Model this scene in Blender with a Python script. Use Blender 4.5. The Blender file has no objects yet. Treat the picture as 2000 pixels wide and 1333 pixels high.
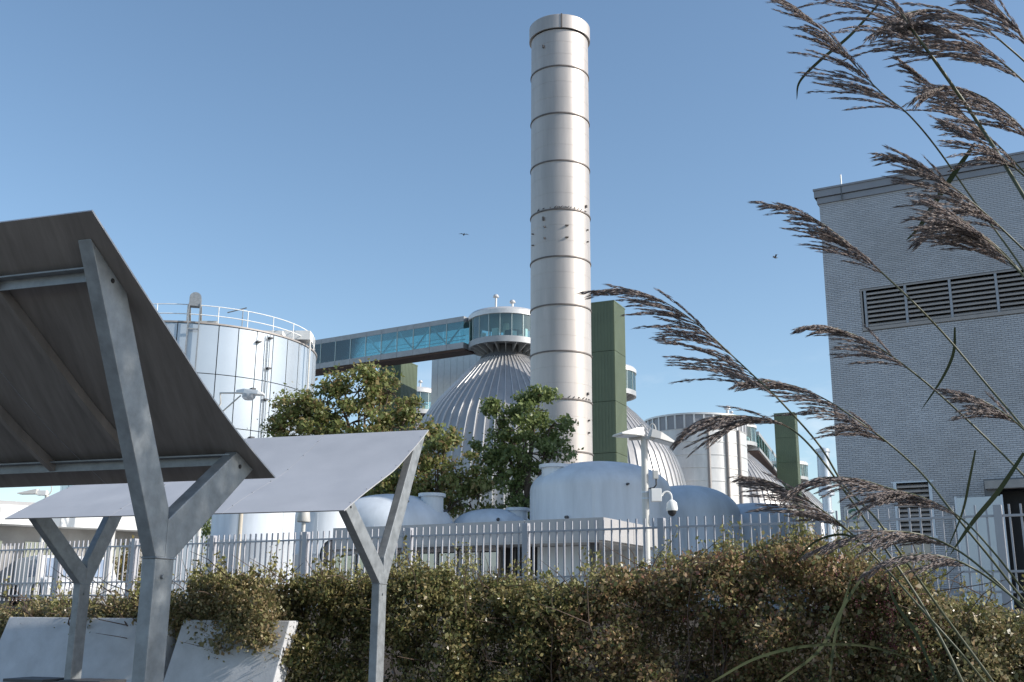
import bpy, bmesh, math, random
import numpy as np
from mathutils import Vector, Matrix

random.seed(7)
rng = np.random.default_rng(11)
scene = bpy.context.scene
COL = scene.collection

# ------------------------------------------------------------------ camera, light, exposure
F_PX = 2089.0                       # focal length in pixels of the 2000 px wide photograph
PITCH = math.radians(14.4)
ROLL = 0.0075
CAM = np.array([0.0, 0.0, 1.6])
FWD = np.array([0, math.cos(PITCH), math.sin(PITCH)])
_u0 = np.array([0, -math.sin(PITCH), math.cos(PITCH)])
_r0 = np.array([1.0, 0, 0])
RGT = _r0 * math.cos(ROLL) + _u0 * math.sin(ROLL)
UPV = _u0 * math.cos(ROLL) - _r0 * math.sin(ROLL)
cam_data = bpy.data.cameras.new("camera")
cam_data.sensor_width = 36.0
cam_data.lens = F_PX / 2000 * 36
cam_data.clip_start = 0.05
cam_data.clip_end = 6000
cam = bpy.data.objects.new("camera", cam_data)
COL.objects.link(cam)
cam.matrix_world = Matrix(((RGT[0], UPV[0], -FWD[0], CAM[0]), (RGT[1], UPV[1], -FWD[1], CAM[1]),
                           (RGT[2], UPV[2], -FWD[2], CAM[2]), (0, 0, 0, 1)))
scene.camera = cam

SUN_EL = math.radians(31)
SUN_AZ = math.atan2(0.965, -0.26)     # clockwise from +Y: from the right and a little behind the camera
SUN_DIR = Vector((math.sin(SUN_AZ) * math.cos(SUN_EL), math.cos(SUN_AZ) * math.cos(SUN_EL), math.sin(SUN_EL)))
world = bpy.data.worlds.new("World")
scene.world = world
world.use_nodes = True
nt = world.node_tree
bg = nt.nodes["Background"]
sky = nt.nodes.new("ShaderNodeTexSky")
sky.sky_type = 'NISHITA'
sky.sun_disc = False
sky.sun_elevation = SUN_EL
sky.sun_rotation = SUN_AZ
sky.altitude = 0
sky.air_density = 1.0
sky.dust_density = 0.7
sky.ozone_density = 1.2
hsv = nt.nodes.new("ShaderNodeHueSaturation")
hsv.inputs["Saturation"].default_value = 1.05
hsv.inputs["Hue"].default_value = 0.496
nt.links.new(sky.outputs[0], hsv.inputs["Color"])
# a few small far clouds low over the plant
wtc = nt.nodes.new("ShaderNodeTexCoord")
wmp = nt.nodes.new("ShaderNodeMapping")
wmp.inputs["Scale"].default_value = (1.0, 1.0, 2.2)
wmp.inputs["Location"].default_value = (0.35, 0.0, 0.1)
wnz = nt.nodes.new("ShaderNodeTexNoise")
wnz.inputs["Scale"].default_value = 9.0
wnz.inputs["Detail"].default_value = 7.0
wnz.inputs["Roughness"].default_value = 0.58
wsp = nt.nodes.new("ShaderNodeSeparateXYZ")
wr1 = nt.nodes.new("ShaderNodeMapRange")
wr1.inputs[1].default_value = 0.46
wr1.inputs[2].default_value = 0.72
wr2 = nt.nodes.new("ShaderNodeMapRange")
wr2.inputs[1].default_value = 0.24
wr2.inputs[2].default_value = 0.13
wml = nt.nodes.new("ShaderNodeMath")
wml.operation = 'MULTIPLY'
wmx = nt.nodes.new("ShaderNodeMix")
wmx.data_type = 'RGBA'
wmx.inputs[7].default_value = (5.2, 5.6, 6.0, 1)
nt.links.new(wtc.outputs["Generated"], wmp.inputs[0])
nt.links.new(wmp.outputs[0], wnz.inputs["Vector"])
nt.links.new(wtc.outputs["Generated"], wsp.inputs[0])
nt.links.new(wnz.outputs[0], wr1.inputs[0])
nt.links.new(wsp.outputs[2], wr2.inputs[0])
nt.links.new(wr1.outputs[0], wml.inputs[0])
nt.links.new(wr2.outputs[0], wml.inputs[1])
nt.links.new(wml.outputs[0], wmx.inputs[0])
nt.links.new(hsv.outputs[0], wmx.inputs[6])
nt.links.new(wmx.outputs[2], bg.inputs[0])
bg.inputs[1].default_value = 0.15
sun_data = bpy.data.lights.new("sun", 'SUN')
sun_data.energy = 4.4
sun_data.angle = math.radians(0.5)
sun_data.color = (1.0, 0.945, 0.87)
sun = bpy.data.objects.new("sun", sun_data)
COL.objects.link(sun)
sun.rotation_euler = SUN_DIR.to_track_quat('Z', 'Y').to_euler()
scene.view_settings.view_transform = 'Standard'
scene.view_settings.look = 'None'
scene.view_settings.exposure = 0.30
scene.view_settings.gamma = 1.0
scene.view_settings.use_curve_mapping = False
scene.cycles.max_bounces = 8
scene.cycles.transparent_max_bounces = 16

# ------------------------------------------------------------------ layout helpers
def ray(px, py):
    return FWD + (px - 1000) / F_PX * RGT - (py - 666.5) / F_PX * UPV
def at(px, py, Y):
    d = ray(px, py)
    return CAM + d * (Y / d[1])
def on_plane(px, py, P, n):
    d = ray(px, py)
    return CAM + d * (np.dot(np.asarray(P) - CAM, n) / np.dot(d, n))
def unit(v):
    v = np.asarray(v, float)
    return v / np.linalg.norm(v)
TERRACE = 1.72      # level of the plant's yard, above the path the camera stands on

# ------------------------------------------------------------------ materials
def new_mat(name):
    m = bpy.data.materials.new(name)
    m.use_nodes = True
    return m, m.node_tree.nodes, m.node_tree.links, m.node_tree.nodes["Principled BSDF"]
def mat(name, col, rough=0.6, metal=0.0, var=0.12, scale=3.0, bump=0.0, bscale=40.0, stretch=(1, 1, 1), rvar=0.0, spec=0.5, second=None, detail=5.0):
    m, N, L, b = new_mat(name)
    tc = N.new("ShaderNodeTexCoord")
    mp = N.new("ShaderNodeMapping")
    mp.inputs["Scale"].default_value = stretch
    L.new(tc.outputs["Object"], mp.inputs[0])
    nz = N.new("ShaderNodeTexNoise")
    nz.inputs["Scale"].default_value = scale
    nz.inputs["Detail"].default_value = detail
    nz.inputs["Roughness"].default_value = 0.62
    L.new(mp.outputs[0], nz.inputs["Vector"])
    rp = N.new("ShaderNodeValToRGB")
    c2 = second or tuple(min(1, c * (1 + var)) for c in col)
    rp.color_ramp.elements[0].position = 0.3
    rp.color_ramp.elements[1].position = 0.7
    rp.color_ramp.elements[0].color = (*[c * (1 - var) for c in col], 1)
    rp.color_ramp.elements[1].color = (*c2, 1)
    L.new(nz.outputs[0], rp.inputs[0])
    L.new(rp.outputs[0], b.inputs["Base Color"])
    b.inputs["Roughness"].default_value = rough
    b.inputs["Metallic"].default_value = metal
    b.inputs["Specular IOR Level"].default_value = spec
    if rvar:
        mr = N.new("ShaderNodeMapRange")
        mr.inputs["To Min"].default_value = max(0.02, rough - rvar)
        mr.inputs["To Max"].default_value = min(1, rough + rvar)
        L.new(nz.outputs[0], mr.inputs[0])
        L.new(mr.outputs[0], b.inputs["Roughness"])
    if bump:
        n2 = N.new("ShaderNodeTexNoise")
        n2.inputs["Scale"].default_value = bscale
        n2.inputs["Detail"].default_value = 4
        L.new(mp.outputs[0], n2.inputs["Vector"])
        bp = N.new("ShaderNodeBump")
        bp.inputs["Strength"].default_value = bump
        bp.inputs["Distance"].default_value = 0.02
        L.new(n2.outputs[0], bp.inputs["Height"])
        L.new(bp.outputs[0], b.inputs["Normal"])
    return m
def mat_leaf(name, cols, rough=0.55, trans=0.25):
    m, N, L, b = new_mat(name)
    g = N.new("ShaderNodeNewGeometry")
    rp = N.new("ShaderNodeValToRGB")
    rp.color_ramp.interpolation = 'LINEAR'
    e = rp.color_ramp.elements
    while len(e) < len(cols):
        e.new(0.5)
    for i, c in enumerate(cols):
        e[i].position = i / (len(cols) - 1)
        e[i].color = (*c, 1)
    L.new(g.outputs["Random Per Island"], rp.inputs[0])
    L.new(rp.outputs[0], b.inputs["Base Color"])
    b.inputs["Roughness"].default_value = rough
    b.inputs["Specular IOR Level"].default_value = 0.4
    tr = N.new("ShaderNodeBsdfTranslucent")
    L.new(rp.outputs[0], tr.inputs[0])
    mx = N.new("ShaderNodeMixShader")
    mx.inputs[0].default_value = trans
    L.new(b.outputs[0], mx.inputs[1])
    L.new(tr.outputs[0], mx.inputs[2])
    L.new(mx.outputs[0], N["Material Output"].inputs[0])
    return m
def mat_glass(name, tint, refl=0.25, rough=0.03, dif=0.10, dcol=(0.10, 0.30, 0.32)):
    m, N, L, b = new_mat(name)
    t = N.new("ShaderNodeBsdfTransparent")
    t.inputs[0].default_value = (*tint, 1)
    gl = N.new("ShaderNodeBsdfGlossy")
    gl.inputs[0].default_value = (0.85, 0.9, 0.92, 1)
    gl.inputs[1].default_value = rough
    df = N.new("ShaderNodeBsdfDiffuse")
    df.inputs[0].default_value = (*dcol, 1)
    fr = N.new("ShaderNodeFresnel")
    fr.inputs[0].default_value = 1.5
    ad = N.new("ShaderNodeMath")
    ad.operation = 'ADD'
    ad.inputs[1].default_value = refl
    ad.use_clamp = True
    oi = N.new("ShaderNodeObjectInfo")
    vr = N.new("ShaderNodeMapRange")          # panes are not perfectly alike
    vr.inputs[3].default_value = dif * 0.4
    vr.inputs[4].default_value = dif * 1.9
    L.new(oi.outputs["Random"], vr.inputs[0])
    L.new(fr.outputs[0], ad.inputs[0])
    m0 = N.new("ShaderNodeMixShader")
    m0.inputs[0].default_value = dif
    L.new(vr.outputs[0], m0.inputs[0])
    L.new(t.outputs[0], m0.inputs[1])
    L.new(df.outputs[0], m0.inputs[2])
    m1 = N.new("ShaderNodeMixShader")
    L.new(ad.outputs[0], m1.inputs[0])
    L.new(m0.outputs[0], m1.inputs[1])
    L.new(gl.outputs[0], m1.inputs[2])
    L.new(m1.outputs[0], N["Material Output"].inputs[0])
    return m

M = dict(
    sheet_under=mat("brown_stained_shade_dark_underside", (0.27, 0.245, 0.23), 0.7, 0.2, var=0.2, scale=1.6, stretch=(9, 1, 1)),  # darker copy of the sheet steel: underside shade in the colour, plus brown streaks
    galv=mat("galvanised_steel", (0.28, 0.30, 0.315), 0.55, 0.45, var=0.22, scale=9, bump=0.06, bscale=60, rvar=0.12),
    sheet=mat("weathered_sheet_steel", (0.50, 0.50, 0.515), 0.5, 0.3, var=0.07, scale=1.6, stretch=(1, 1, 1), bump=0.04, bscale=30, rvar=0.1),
    chimney=mat("brushed_stainless", (0.455, 0.418, 0.39), 0.5, 0.45, var=0.16, scale=0.9, stretch=(1, 1, 0.12), rvar=0.08, detail=6),
    ring=mat("dark_steel_band", (0.16, 0.14, 0.13), 0.6, 0.5, var=0.2),
    cladding=mat("brushed_steel_cladding", (0.39, 0.38, 0.375), 0.45, 0.45, var=0.14, scale=0.6, stretch=(1, 1, 0.25), rvar=0.1),
    rib=mat("bright_seam", (0.62, 0.61, 0.60), 0.4, 0.4, var=0.08),
    tankpanel=mat("pale_enamel_panel", (0.47, 0.52, 0.57), 0.28, 0.4, var=0.04, scale=0.5),
    seam=mat("panel_joint", (0.12, 0.13, 0.14), 0.8, var=0.2),
    whitepaint=mat("white_paint", (0.78, 0.78, 0.76), 0.45, var=0.05, scale=2),
    frp=mat("white_vessel_shell", (0.58, 0.62, 0.66), 0.5, var=0.13, scale=1.6, stretch=(1, 1, 0.18), bump=0.03, bscale=6),
    green=mat("green_metal_siding", (0.112, 0.138, 0.082), 0.45, 0.1, var=0.08, scale=0.35),
    grayclad=mat("gray_metal_fascia", (0.43, 0.42, 0.42), 0.5, 0.2, var=0.06, scale=1.0),
    bridge_metal=mat("gray_bridge_cladding", (0.36, 0.37, 0.38), 0.5, 0.3, var=0.12, scale=1.3),
    rust=mat("red_brown_soffit", (0.085, 0.05, 0.04), 0.7, var=0.2),
    darkmetal=mat("dark_metal", (0.07, 0.07, 0.075), 0.5, 0.3, var=0.2),
    black=mat("black_rubber", (0.012, 0.012, 0.014), 0.6, var=0.2),
    teal=mat_glass("teal_glass", (0.62, 0.86, 0.87), 0.05, dif=0.08, dcol=(0.16, 0.30, 0.31)),
    glass=mat_glass("window_glass", (0.30, 0.33, 0.35), 0.25, dif=0.1, dcol=(0.2, 0.2, 0.2)),
    steelstruct=mat("pale_green_steel", (0.42, 0.50, 0.49), 0.5, 0.2, var=0.08),
    brick=None,
    mortar=mat("mortar", (0.215, 0.225, 0.24), 0.9, var=0.15, scale=2),
    coping=mat("gray_coping", (0.27, 0.27, 0.285), 0.45, 0.3, var=0.08, scale=0.8),
    louvre=mat("brown_gray_louvre", (0.34, 0.31, 0.29), 0.5, 0.2, var=0.1),
    mullion=mat("gray_mullion", (0.33, 0.345, 0.37), 0.5, 0.2, var=0.1),
    brightsteel=mat("bright_tank_steel", (0.62, 0.61, 0.60), 0.4, 0.4, var=0.16, scale=0.5, stretch=(1, 1, 0.3)),
    alu=mat("pale_aluminium", (0.55, 0.60, 0.66), 0.4, 0.4, var=0.08),
    concrete=mat("pale_concrete", (0.52, 0.53, 0.55), 0.85, var=0.12, scale=3.5, bump=0.12, bscale=45),
    concrete_dark=mat("gray_concrete", (0.30, 0.29, 0.28), 0.85, var=0.15, scale=2, bump=0.1),
    fence=mat("gray_fence_paint", (0.44, 0.44, 0.47), 0.42, 0.15, var=0.05),
    ground=mat("asphalt_path", (0.10, 0.10, 0.10), 0.9, var=0.2, scale=1.5, bump=0.2),
    soil=mat("dark_soil", (0.055, 0.045, 0.035), 0.95, var=0.3, scale=4, bump=0.3),
    yard=mat("yard_concrete", (0.26, 0.26, 0.25), 0.9, var=0.12, scale=0.4),
    bark=mat("brown_bark", (0.10, 0.075, 0.055), 0.9, var=0.3, scale=8, bump=0.3),
    twig=mat("twig", (0.11, 0.075, 0.055), 0.85, var=0.3, scale=6),
    berry=mat("dark_red_berry", (0.10, 0.018, 0.025), 0.35, var=0.3, scale=30),
    beige=mat("beige_board", (0.50, 0.45, 0.37), 0.7, var=0.06),
    signgreen=mat("sign_green", (0.10, 0.20, 0.14), 0.6, var=0.1),
    lampbody=mat("beige_lamp_housing", (0.56, 0.55, 0.52), 0.45, 0.1, var=0.06),
    bird=mat("bird_feathers", (0.06, 0.06, 0.065), 0.8, var=0.3, scale=20),
    reedstem=mat("reed_stem", (0.075, 0.10, 0.045), 0.5, var=0.4, scale=3, stretch=(1, 1, 1), second=(0.11, 0.11, 0.06)),
    reedleaf=mat("reed_leaf", (0.05, 0.075, 0.035), 0.75, spec=0.15, var=0.3, scale=4, second=(0.085, 0.09, 0.045)),
    vanblue=mat("windscreen", (0.30, 0.36, 0.45), 0.1, 0.0, var=0.1, spec=0.9),
)
M['hedge_a'] = mat_leaf("olive_hedge_leaves", [(0.112, 0.111, 0.051), (0.221, 0.216, 0.091), (0.346, 0.245, 0.143), (0.177, 0.183, 0.078), (0.512, 0.410, 0.234)], 0.32, 0.33)
M['hedge_b'] = mat_leaf("brown_green_hedge_leaves", [(0.099, 0.126, 0.046), (0.264, 0.220, 0.095), (0.374, 0.241, 0.142), (0.176, 0.200, 0.070), (0.307, 0.156, 0.106), (0.506, 0.419, 0.199)], 0.32, 0.33)
M['hedge_c'] = mat_leaf("dark_hedge_leaves", [(0.080, 0.104, 0.042), (0.163, 0.174, 0.065), (0.269, 0.205, 0.093), (0.139, 0.154, 0.059), (0.398, 0.307, 0.142)], 0.32, 0.33)
M['sprig'] = mat_leaf("yellow_green_sprig_leaves", [(0.176, 0.203, 0.068), (0.297, 0.284, 0.108), (0.243, 0.216, 0.081), (0.365, 0.351, 0.162)])
M['tree_a'] = mat_leaf("autumn_tree_leaves", [(0.143, 0.178, 0.056), (0.242, 0.271, 0.090), (0.186, 0.221, 0.069), (0.313, 0.299, 0.125), (0.342, 0.214, 0.104)], 0.5, 0.4)
M['tree_b'] = mat_leaf("green_tree_leaves", [(0.122, 0.166, 0.055), (0.216, 0.266, 0.097), (0.166, 0.209, 0.069), (0.331, 0.374, 0.166)], 0.4, 0.4)
M['tree_c'] = mat_leaf("yellow_bush_leaves", [(0.210, 0.154, 0.042), (0.140, 0.140, 0.042), (0.252, 0.140, 0.056)])
M['panicle'] = mat_leaf("purple_gray_reed_spikelets", [(0.299, 0.254, 0.247), (0.538, 0.478, 0.457), (0.404, 0.337, 0.322), (0.718, 0.651, 0.613)], 0.5, 0.6)
def brick_mat():
    m, N, L, b = new_mat("pale_glazed_brick")
    oi = N.new("ShaderNodeNewGeometry")
    rp = N.new("ShaderNodeValToRGB")
    rp.color_ramp.elements[0].color = (0.45, 0.465, 0.495, 1)
    rp.color_ramp.elements[1].color = (0.53, 0.545, 0.575, 1)
    L.new(oi.outputs["Random Per Island"], rp.inputs[0])
    tc = N.new("ShaderNodeTexCoord")
    nz = N.new("ShaderNodeTexNoise")
    nz.inputs["Scale"].default_value = 0.35
    nz.inputs["Detail"].default_value = 6
    L.new(tc.outputs["Object"], nz.inputs["Vector"])
    r2 = N.new("ShaderNodeValToRGB")
    r2.color_ramp.elements[0].position = 0.35
    r2.color_ramp.elements[1].position = 0.65
    r2.color_ramp.elements[0].color = (0.83, 0.81, 0.79, 1)
    r2.color_ramp.elements[1].color = (1, 1, 1, 1)
    L.new(nz.outputs[0], r2.inputs[0])
    mx = N.new("ShaderNodeMix")
    mx.data_type = 'RGBA'
    mx.blend_type = 'MULTIPLY'
    mx.inputs[0].default_value = 1
    L.new(rp.outputs[0], mx.inputs[6])
    L.new(r2.outputs[0], mx.inputs[7])
    L.new(mx.outputs[2], b.inputs["Base Color"])
    b.inputs["Roughness"].default_value = 0.42
    return m
M['brick'] = brick_mat()

# ------------------------------------------------------------------ objects
def world_loc(o):
    v = Vector((0, 0, 0))
    while o is not None:
        v += o.location
        o = o.parent
    return v
def thing(name, label, cat, loc, group=None, kind=None):
    o = bpy.data.objects.new(name, None)
    COL.objects.link(o)
    o.location = Vector([float(x) for x in loc])
    o.empty_display_size = 0.2
    o["label"] = label
    o["category"] = cat
    if group:
        o["group"] = group
    return o
def tag(o, label, cat, group=None):
    o["label"] = label
    o["category"] = cat
    if group:
        o["group"] = group
    return o
def struct(o):
    o["kind"] = "structure"
    return o
class MB:
    """collects world-space geometry for one mesh object"""
    def __init__(self):
        self.v, self.f = [], []
    def add(self, vs, fs):
        n = len(self.v)
        self.v += [tuple(float(c) for c in p) for p in vs]
        self.f += [tuple(i + n for i in q) for q in fs]
        return self
    def box(self, c, sx, sy, sz, ax=(1, 0, 0), ay=(0, 1, 0), az=(0, 0, 1)):
        c, ax, ay, az = map(np.asarray, (c, ax, ay, az))
        P = [c + ax * sx * i / 2 + ay * sy * j / 2 + az * sz * k / 2 for k in (-1, 1) for j in (-1, 1) for i in (-1, 1)]
        return self.add(P, [(0, 2, 3, 1), (4, 5, 7, 6), (0, 1, 5, 4), (2, 6, 7, 3), (0, 4, 6, 2), (1, 3, 7, 5)])
    def beam(self, p0, p1, w, h, side=(0, 0, 1)):
        p0, p1 = np.asarray(p0, float), np.asarray(p1, float)
        d = p1 - p0
        ln = np.linalg.norm(d)
        d = d / ln
        s = np.cross(d, side)
        if np.linalg.norm(s) < 1e-4:
            s = np.cross(d, (1, 0, 0))
        s = unit(s)
        t = np.cross(s, d)
        return self.box((p0 + p1) / 2, ln, w, h, d, s, t)
    def tube(self, pts, rad, n=8, caps=True):
        pts = [np.asarray(p, float) for p in pts]
        rad = rad if hasattr(rad, '__len__') else [rad] * len(pts)
        rings = []
        prev = None
        for i, p in enumerate(pts):
            t = unit(pts[min(i + 1, len(pts) - 1)] - pts[max(i - 1, 0)])
            if prev is None:
                s = np.cross(t, (0, 0, 1))
                if np.linalg.norm(s) < 1e-3:
                    s = np.cross(t, (1, 0, 0))
            else:
                s = prev - t * np.dot(prev, t)
            s = unit(s)
            prev = s
            b = np.cross(t, s)
            rings.append([p + rad[i] * (math.cos(a) * s + math.sin(a) * b) for a in np.linspace(0, 2 * math.pi, n, endpoint=False)])
        V = [q for r in rings for q in r]
        Fc = []
        for i in range(len(pts) - 1):
            for j in range(n):
                a, b2 = i * n + j, i * n + (j + 1) % n
                Fc.append((a, b2, b2 + n, a + n))
        if caps:
            Fc.append(tuple(range(n - 1, -1, -1)))
            Fc.append(tuple((len(pts) - 1) * n + j for j in range(n)))
        return self.add(V, Fc)
    def lathe(self, prof, c=(0, 0, 0), n=48, a0=0.0, a1=2 * math.pi):
        full = abs(a1 - a0 - 2 * math.pi) < 1e-6
        an = np.linspace(a0, a1, n, endpoint=not full)
        V = [(c[0] + r * math.cos(a), c[1] + r * math.sin(a), c[2] + z) for r, z in prof for a in an]
        Fc = []
        for i in range(len(prof) - 1):
            for j in range(n if full else n - 1):
                a, b2 = i * n + j, i * n + (j + 1) % n
                Fc.append((a, b2, b2 + n, a + n))
        return self.add(V, Fc)
    def prism(self, poly, ext):
        """poly: planar list of points, extruded by vector ext"""
        n = len(poly)
        ext = np.asarray(ext)
        V = [np.asarray(p) for p in poly] + [np.asarray(p) + ext for p in poly]
        Fc = [tuple(range(n)), tuple(range(2 * n - 1, n - 1, -1))] + [(i, i + n, (i + 1) % n + n, (i + 1) % n) for i in range(n)]
        return self.add(V, Fc)
    def build(self, name, m, parent=None, smooth=None, bevel=0.0):
        o = world_loc(parent) if parent is not None else Vector((0, 0, 0))
        me = bpy.data.meshes.new(name)
        me.from_pydata([(x - o.x, y - o.y, z - o.z) for x, y, z in self.v], [], self.f)
        bm = bmesh.new()
        bm.from_mesh(me)
        if len(bm.faces) < 60000:
            bmesh.ops.recalc_face_normals(bm, faces=bm.faces)
        if bevel:
            es = [e for e in bm.edges if len(e.link_faces) == 2 and e.calc_face_angle(0) > 0.5]
            bmesh.ops.bevel(bm, geom=es, offset=bevel, segments=2, affect='EDGES', profile=0.6)
        bm.to_mesh(me)
        bm.free()
        me.materials.append(m)
        if smooth is not None:
            me.shade_smooth()
            me.set_sharp_from_angle(angle=math.radians(smooth))
        ob = bpy.data.objects.new(name, me)
        COL.objects.link(ob)
        if parent is not None:
            ob.parent = parent
        return ob
def copy_tree(o, parent=None):
    c = o.copy()
    COL.objects.link(c)
    c.parent = parent
    for ch in list(o.children):
        copy_tree(ch, c)
    return c
def spin_copies(o, angles):
    """copies of a part turned about its parent's axis"""
    out = []
    for a in angles:
        c = o.copy()
        COL.objects.link(c)
        c.parent = o.parent
        c.rotation_euler.z = a
        out.append(c)
    return out
def quads_object(name, V, m, parent, tri=False):
    """fast mesh of loose quads, V: (N,4,3) world coordinates"""
    o = world_loc(parent) if parent is not None else Vector((0, 0, 0))
    N = len(V)
    V = V.reshape(-1, 3) - np.array(o)
    me = bpy.data.meshes.new(name)
    me.vertices.add(len(V))
    me.vertices.foreach_set("co", V.astype(np.float32).ravel())
    me.loops.add(N * 4)
    me.loops.foreach_set("vertex_index", np.arange(N * 4, dtype=np.int32))
    me.polygons.add(N)
    me.polygons.foreach_set("loop_start", np.arange(0, N * 4, 4, dtype=np.int32))
    me.update(calc_edges=True)
    me.materials.append(m)
    ob = bpy.data.objects.new(name, me)
    COL.objects.link(ob)
    if parent is not None:
        ob.parent = parent
    return ob
def leaf_quads(C, size, up=0.35, aspect=0.62, outward=None):
    """pointed leaf quads with a fold, centred at C"""
    N = len(C)
    d = rng.normal(size=(N, 3))
    d[:, 2] += up
    d /= np.linalg.norm(d, axis=1, keepdims=True)
    n = rng.normal(size=(N, 3))
    if outward is not None:
        n += outward
    s = np.cross(d, n)
    s /= np.linalg.norm(s, axis=1, keepdims=True) + 1e-9
    nn = np.cross(s, d)
    L = (size * np.clip(rng.lognormal(-0.05, 0.34, N), 0.4, 2.0))[:, None]
    w = L * aspect * 0.5
    mid = C + d * L * 0.08
    fold = nn * L * 0.10
    return np.stack([C - d * L * 0.5, mid + s * w + fold, C + d * L * 0.5, mid - s * w + fold], axis=1)

# ------------------------------------------------------------------ setting: ground
g = MB()
g.add([(-3000, -500, 0), (3000, -500, 0), (3000, 5000, 0), (-3000, 5000, 0)], [(0, 1, 2, 3)])
struct(g.build("ground", M['ground']))
# raised yard behind the planting bank, with its retaining face
A_DIR = np.array([-0.951, 0.309, 0.0])        # long axis of the canopies and the slabs
C_DIR = np.array([0.309, 0.951, 0.0])
FD = np.array([0.871, -0.4915, 0.0])          # the fence runs along this
FP = np.array([1.33, 17.4, 0.0])
edge0, edge1 = FP + FD * -60 - np.array([0.49, 0.87, 0]) * 0.3, FP + FD * 60 - np.array([0.49, 0.87, 0]) * 0.3
y = MB()
far0, far1 = edge0 + np.array([-600, 1100, 0]), edge1 + np.array([1600, 2500, 0])
y.add([(*edge0[:2], TERRACE), (*edge1[:2], TERRACE), (*far1[:2], TERRACE), (*far0[:2], TERRACE)], [(0, 1, 2, 3)])
y.add([(*edge0[:2], 0.004), (*edge1[:2], 0.004), (*edge1[:2], TERRACE), (*edge0[:2], TERRACE)], [(0, 1, 2, 3)])
struct(y.build("terrain_yard", M['yard']))
b = MB()
bank = [(-14, 16.6), (-3, 14.6), (0.5, 13.0), (9, 11.2)]
top = [(-14, 25.6), (-3, 19.4), (0.5, 17.4), (9, 12.7)]
V = [(x, yy, 0.05) for x, yy in bank] + [(x, yy, TERRACE - 0.05) for x, yy in top]
b.add(V, [(i, i + 1, i + 5, i + 4) for i in range(3)])
struct(b.build("terrain_planting_bank", M['soil']))

# ------------------------------------------------------------------ brick building
BC = at(1598, 372, 36.8)
BD = np.array([0.871, -0.4915, 0.0])      # along the facade, towards the near right
BN = np.array([-0.4915, -0.871, 0.0])     # out of the facade
Ztop = BC[2]
def fac(px, py, off=0.0):
    """a point on the facade: distance along it and height"""
    p = on_plane(px, py, BC + BN * off, BN)
    return float(np.dot(p - BC, BD)), float(p[2])
def fpt(u, z, off=0.0):
    p = BC + BD * u + BN * off
    return np.array([p[0], p[1], z])
bld = thing("brick_building", "tall pale glazed brick industrial building with louvred strip window high up", "building", fpt(0, TERRACE))
LEN, DEP = 15.0, 22.0
lv = [fac(1684, 569), fac(1687, 641)]
L0 = (lv[0][0] + lv[1][0]) / 2
Lt, Lb = lv[0][1], lv[1][1]
L1 = L0 + (fac(1944, 545)[0] - L0) / 3.0 * 6
win = (fac(1747, 943)[0], fac(1816, 941)[0], fac(1780, 1051)[1], fac(1780, 943)[1])
door = (fac(1946, 960)[0], 15.0, TERRACE, fac(1975, 955)[1])
core = MB()
# facade backing in strips round the openings, then the other walls and the roof
def fbox(mb, u0, u1, z0, z1, o0, o1):
    mb.box((fpt((u0 + u1) / 2, (z0 + z1) / 2, (o0 + o1) / 2)), u1 - u0, o1 - o0, z1 - z0, BD, BN, (0, 0, 1))
copz = fac(1600, 400)[1]
for (u0, u1, z0, z1) in [(0, LEN, Lt, copz), (0, L0, Lb, Lt), (L1, LEN, Lb, Lt), (0, LEN, win[3], Lb), (0, win[0], TERRACE, win[3]),
                         (win[1], door[0], TERRACE, win[3]), (win[0], win[1], TERRACE, win[2]), (door[0], LEN, door[3], win[3])]:
    if u1 - u0 > 0.02 and z1 - z0 > 0.02:
        fbox(core, u0, u1, z0, z1, -0.30, -0.02)
core.box(fpt(LEN / 2, (TERRACE + copz) / 2, -DEP / 2 - 0.7), LEN - 0.06, DEP - 0.8, copz - TERRACE - 0.05, BD, BN, (0, 0, 1))
core.build("wall", M['mortar'], bld)
# bricks: every one is geometry; the 300 that show largest (nearest the camera, right of frame) are single objects
CH, BL = 0.0685, 0.215
openings = [(L0 - 0.06, L1 + 0.06, Lb - 0.12, Lt + 0.05), (win[0] - 0.05, win[1] + 0.05, win[2] - 0.02, win[3] + 0.05), (door[0] - 0.35, LEN + 1, TERRACE, door[3] + 0.28)]
rows = int((copz - TERRACE) / CH)
singles, rest = [], []
for r in range(rows):
    z0 = copz - (r + 1) * CH
    off = (0, 0.5)[r % 2] * BL
    u = -off
    while u < LEN:
        a0, a1 = max(u, 0.0), min(u + BL, LEN)
        u += BL
        if a1 - a0 < 0.03:
            continue
        segs = [(a0, a1)]
        for (o0, o1, zz0, zz1) in openings:
            if z0 + CH > zz0 and z0 < zz1:
                ns = []
                for s0, s1 in segs:
                    if s1 <= o0 or s0 >= o1:
                        ns.append((s0, s1))
                    else:
                        if s0 < o0: ns.append((s0, o0))
                        if s1 > o1: ns.append((o1, s1))
                segs = ns
        for s0, s1 in segs:
            if s1 - s0 < 0.03:
                continue
            whole = abs(s1 - s0 - BL) < 1e-6
            if whole and 4.6 < s0 < 6.2 and Lt + 0.2 < z0 and len(singles) < 300:
                singles.append((s0, z0))
            else:
                rest.append((s0, s1, z0))
rb = MB()
for s0, s1, z0 in rest:
    o1 = 0.004 + random.uniform(-0.003, 0.003)
    fbox(rb, s0 + 0.004, s1 - 0.004, z0 + 0.006, z0 + CH - 0.007, -0.018, o1)
bs = rb.build("brickwork", M['brick'], bld)
bs["kind"] = "stuff"
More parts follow.
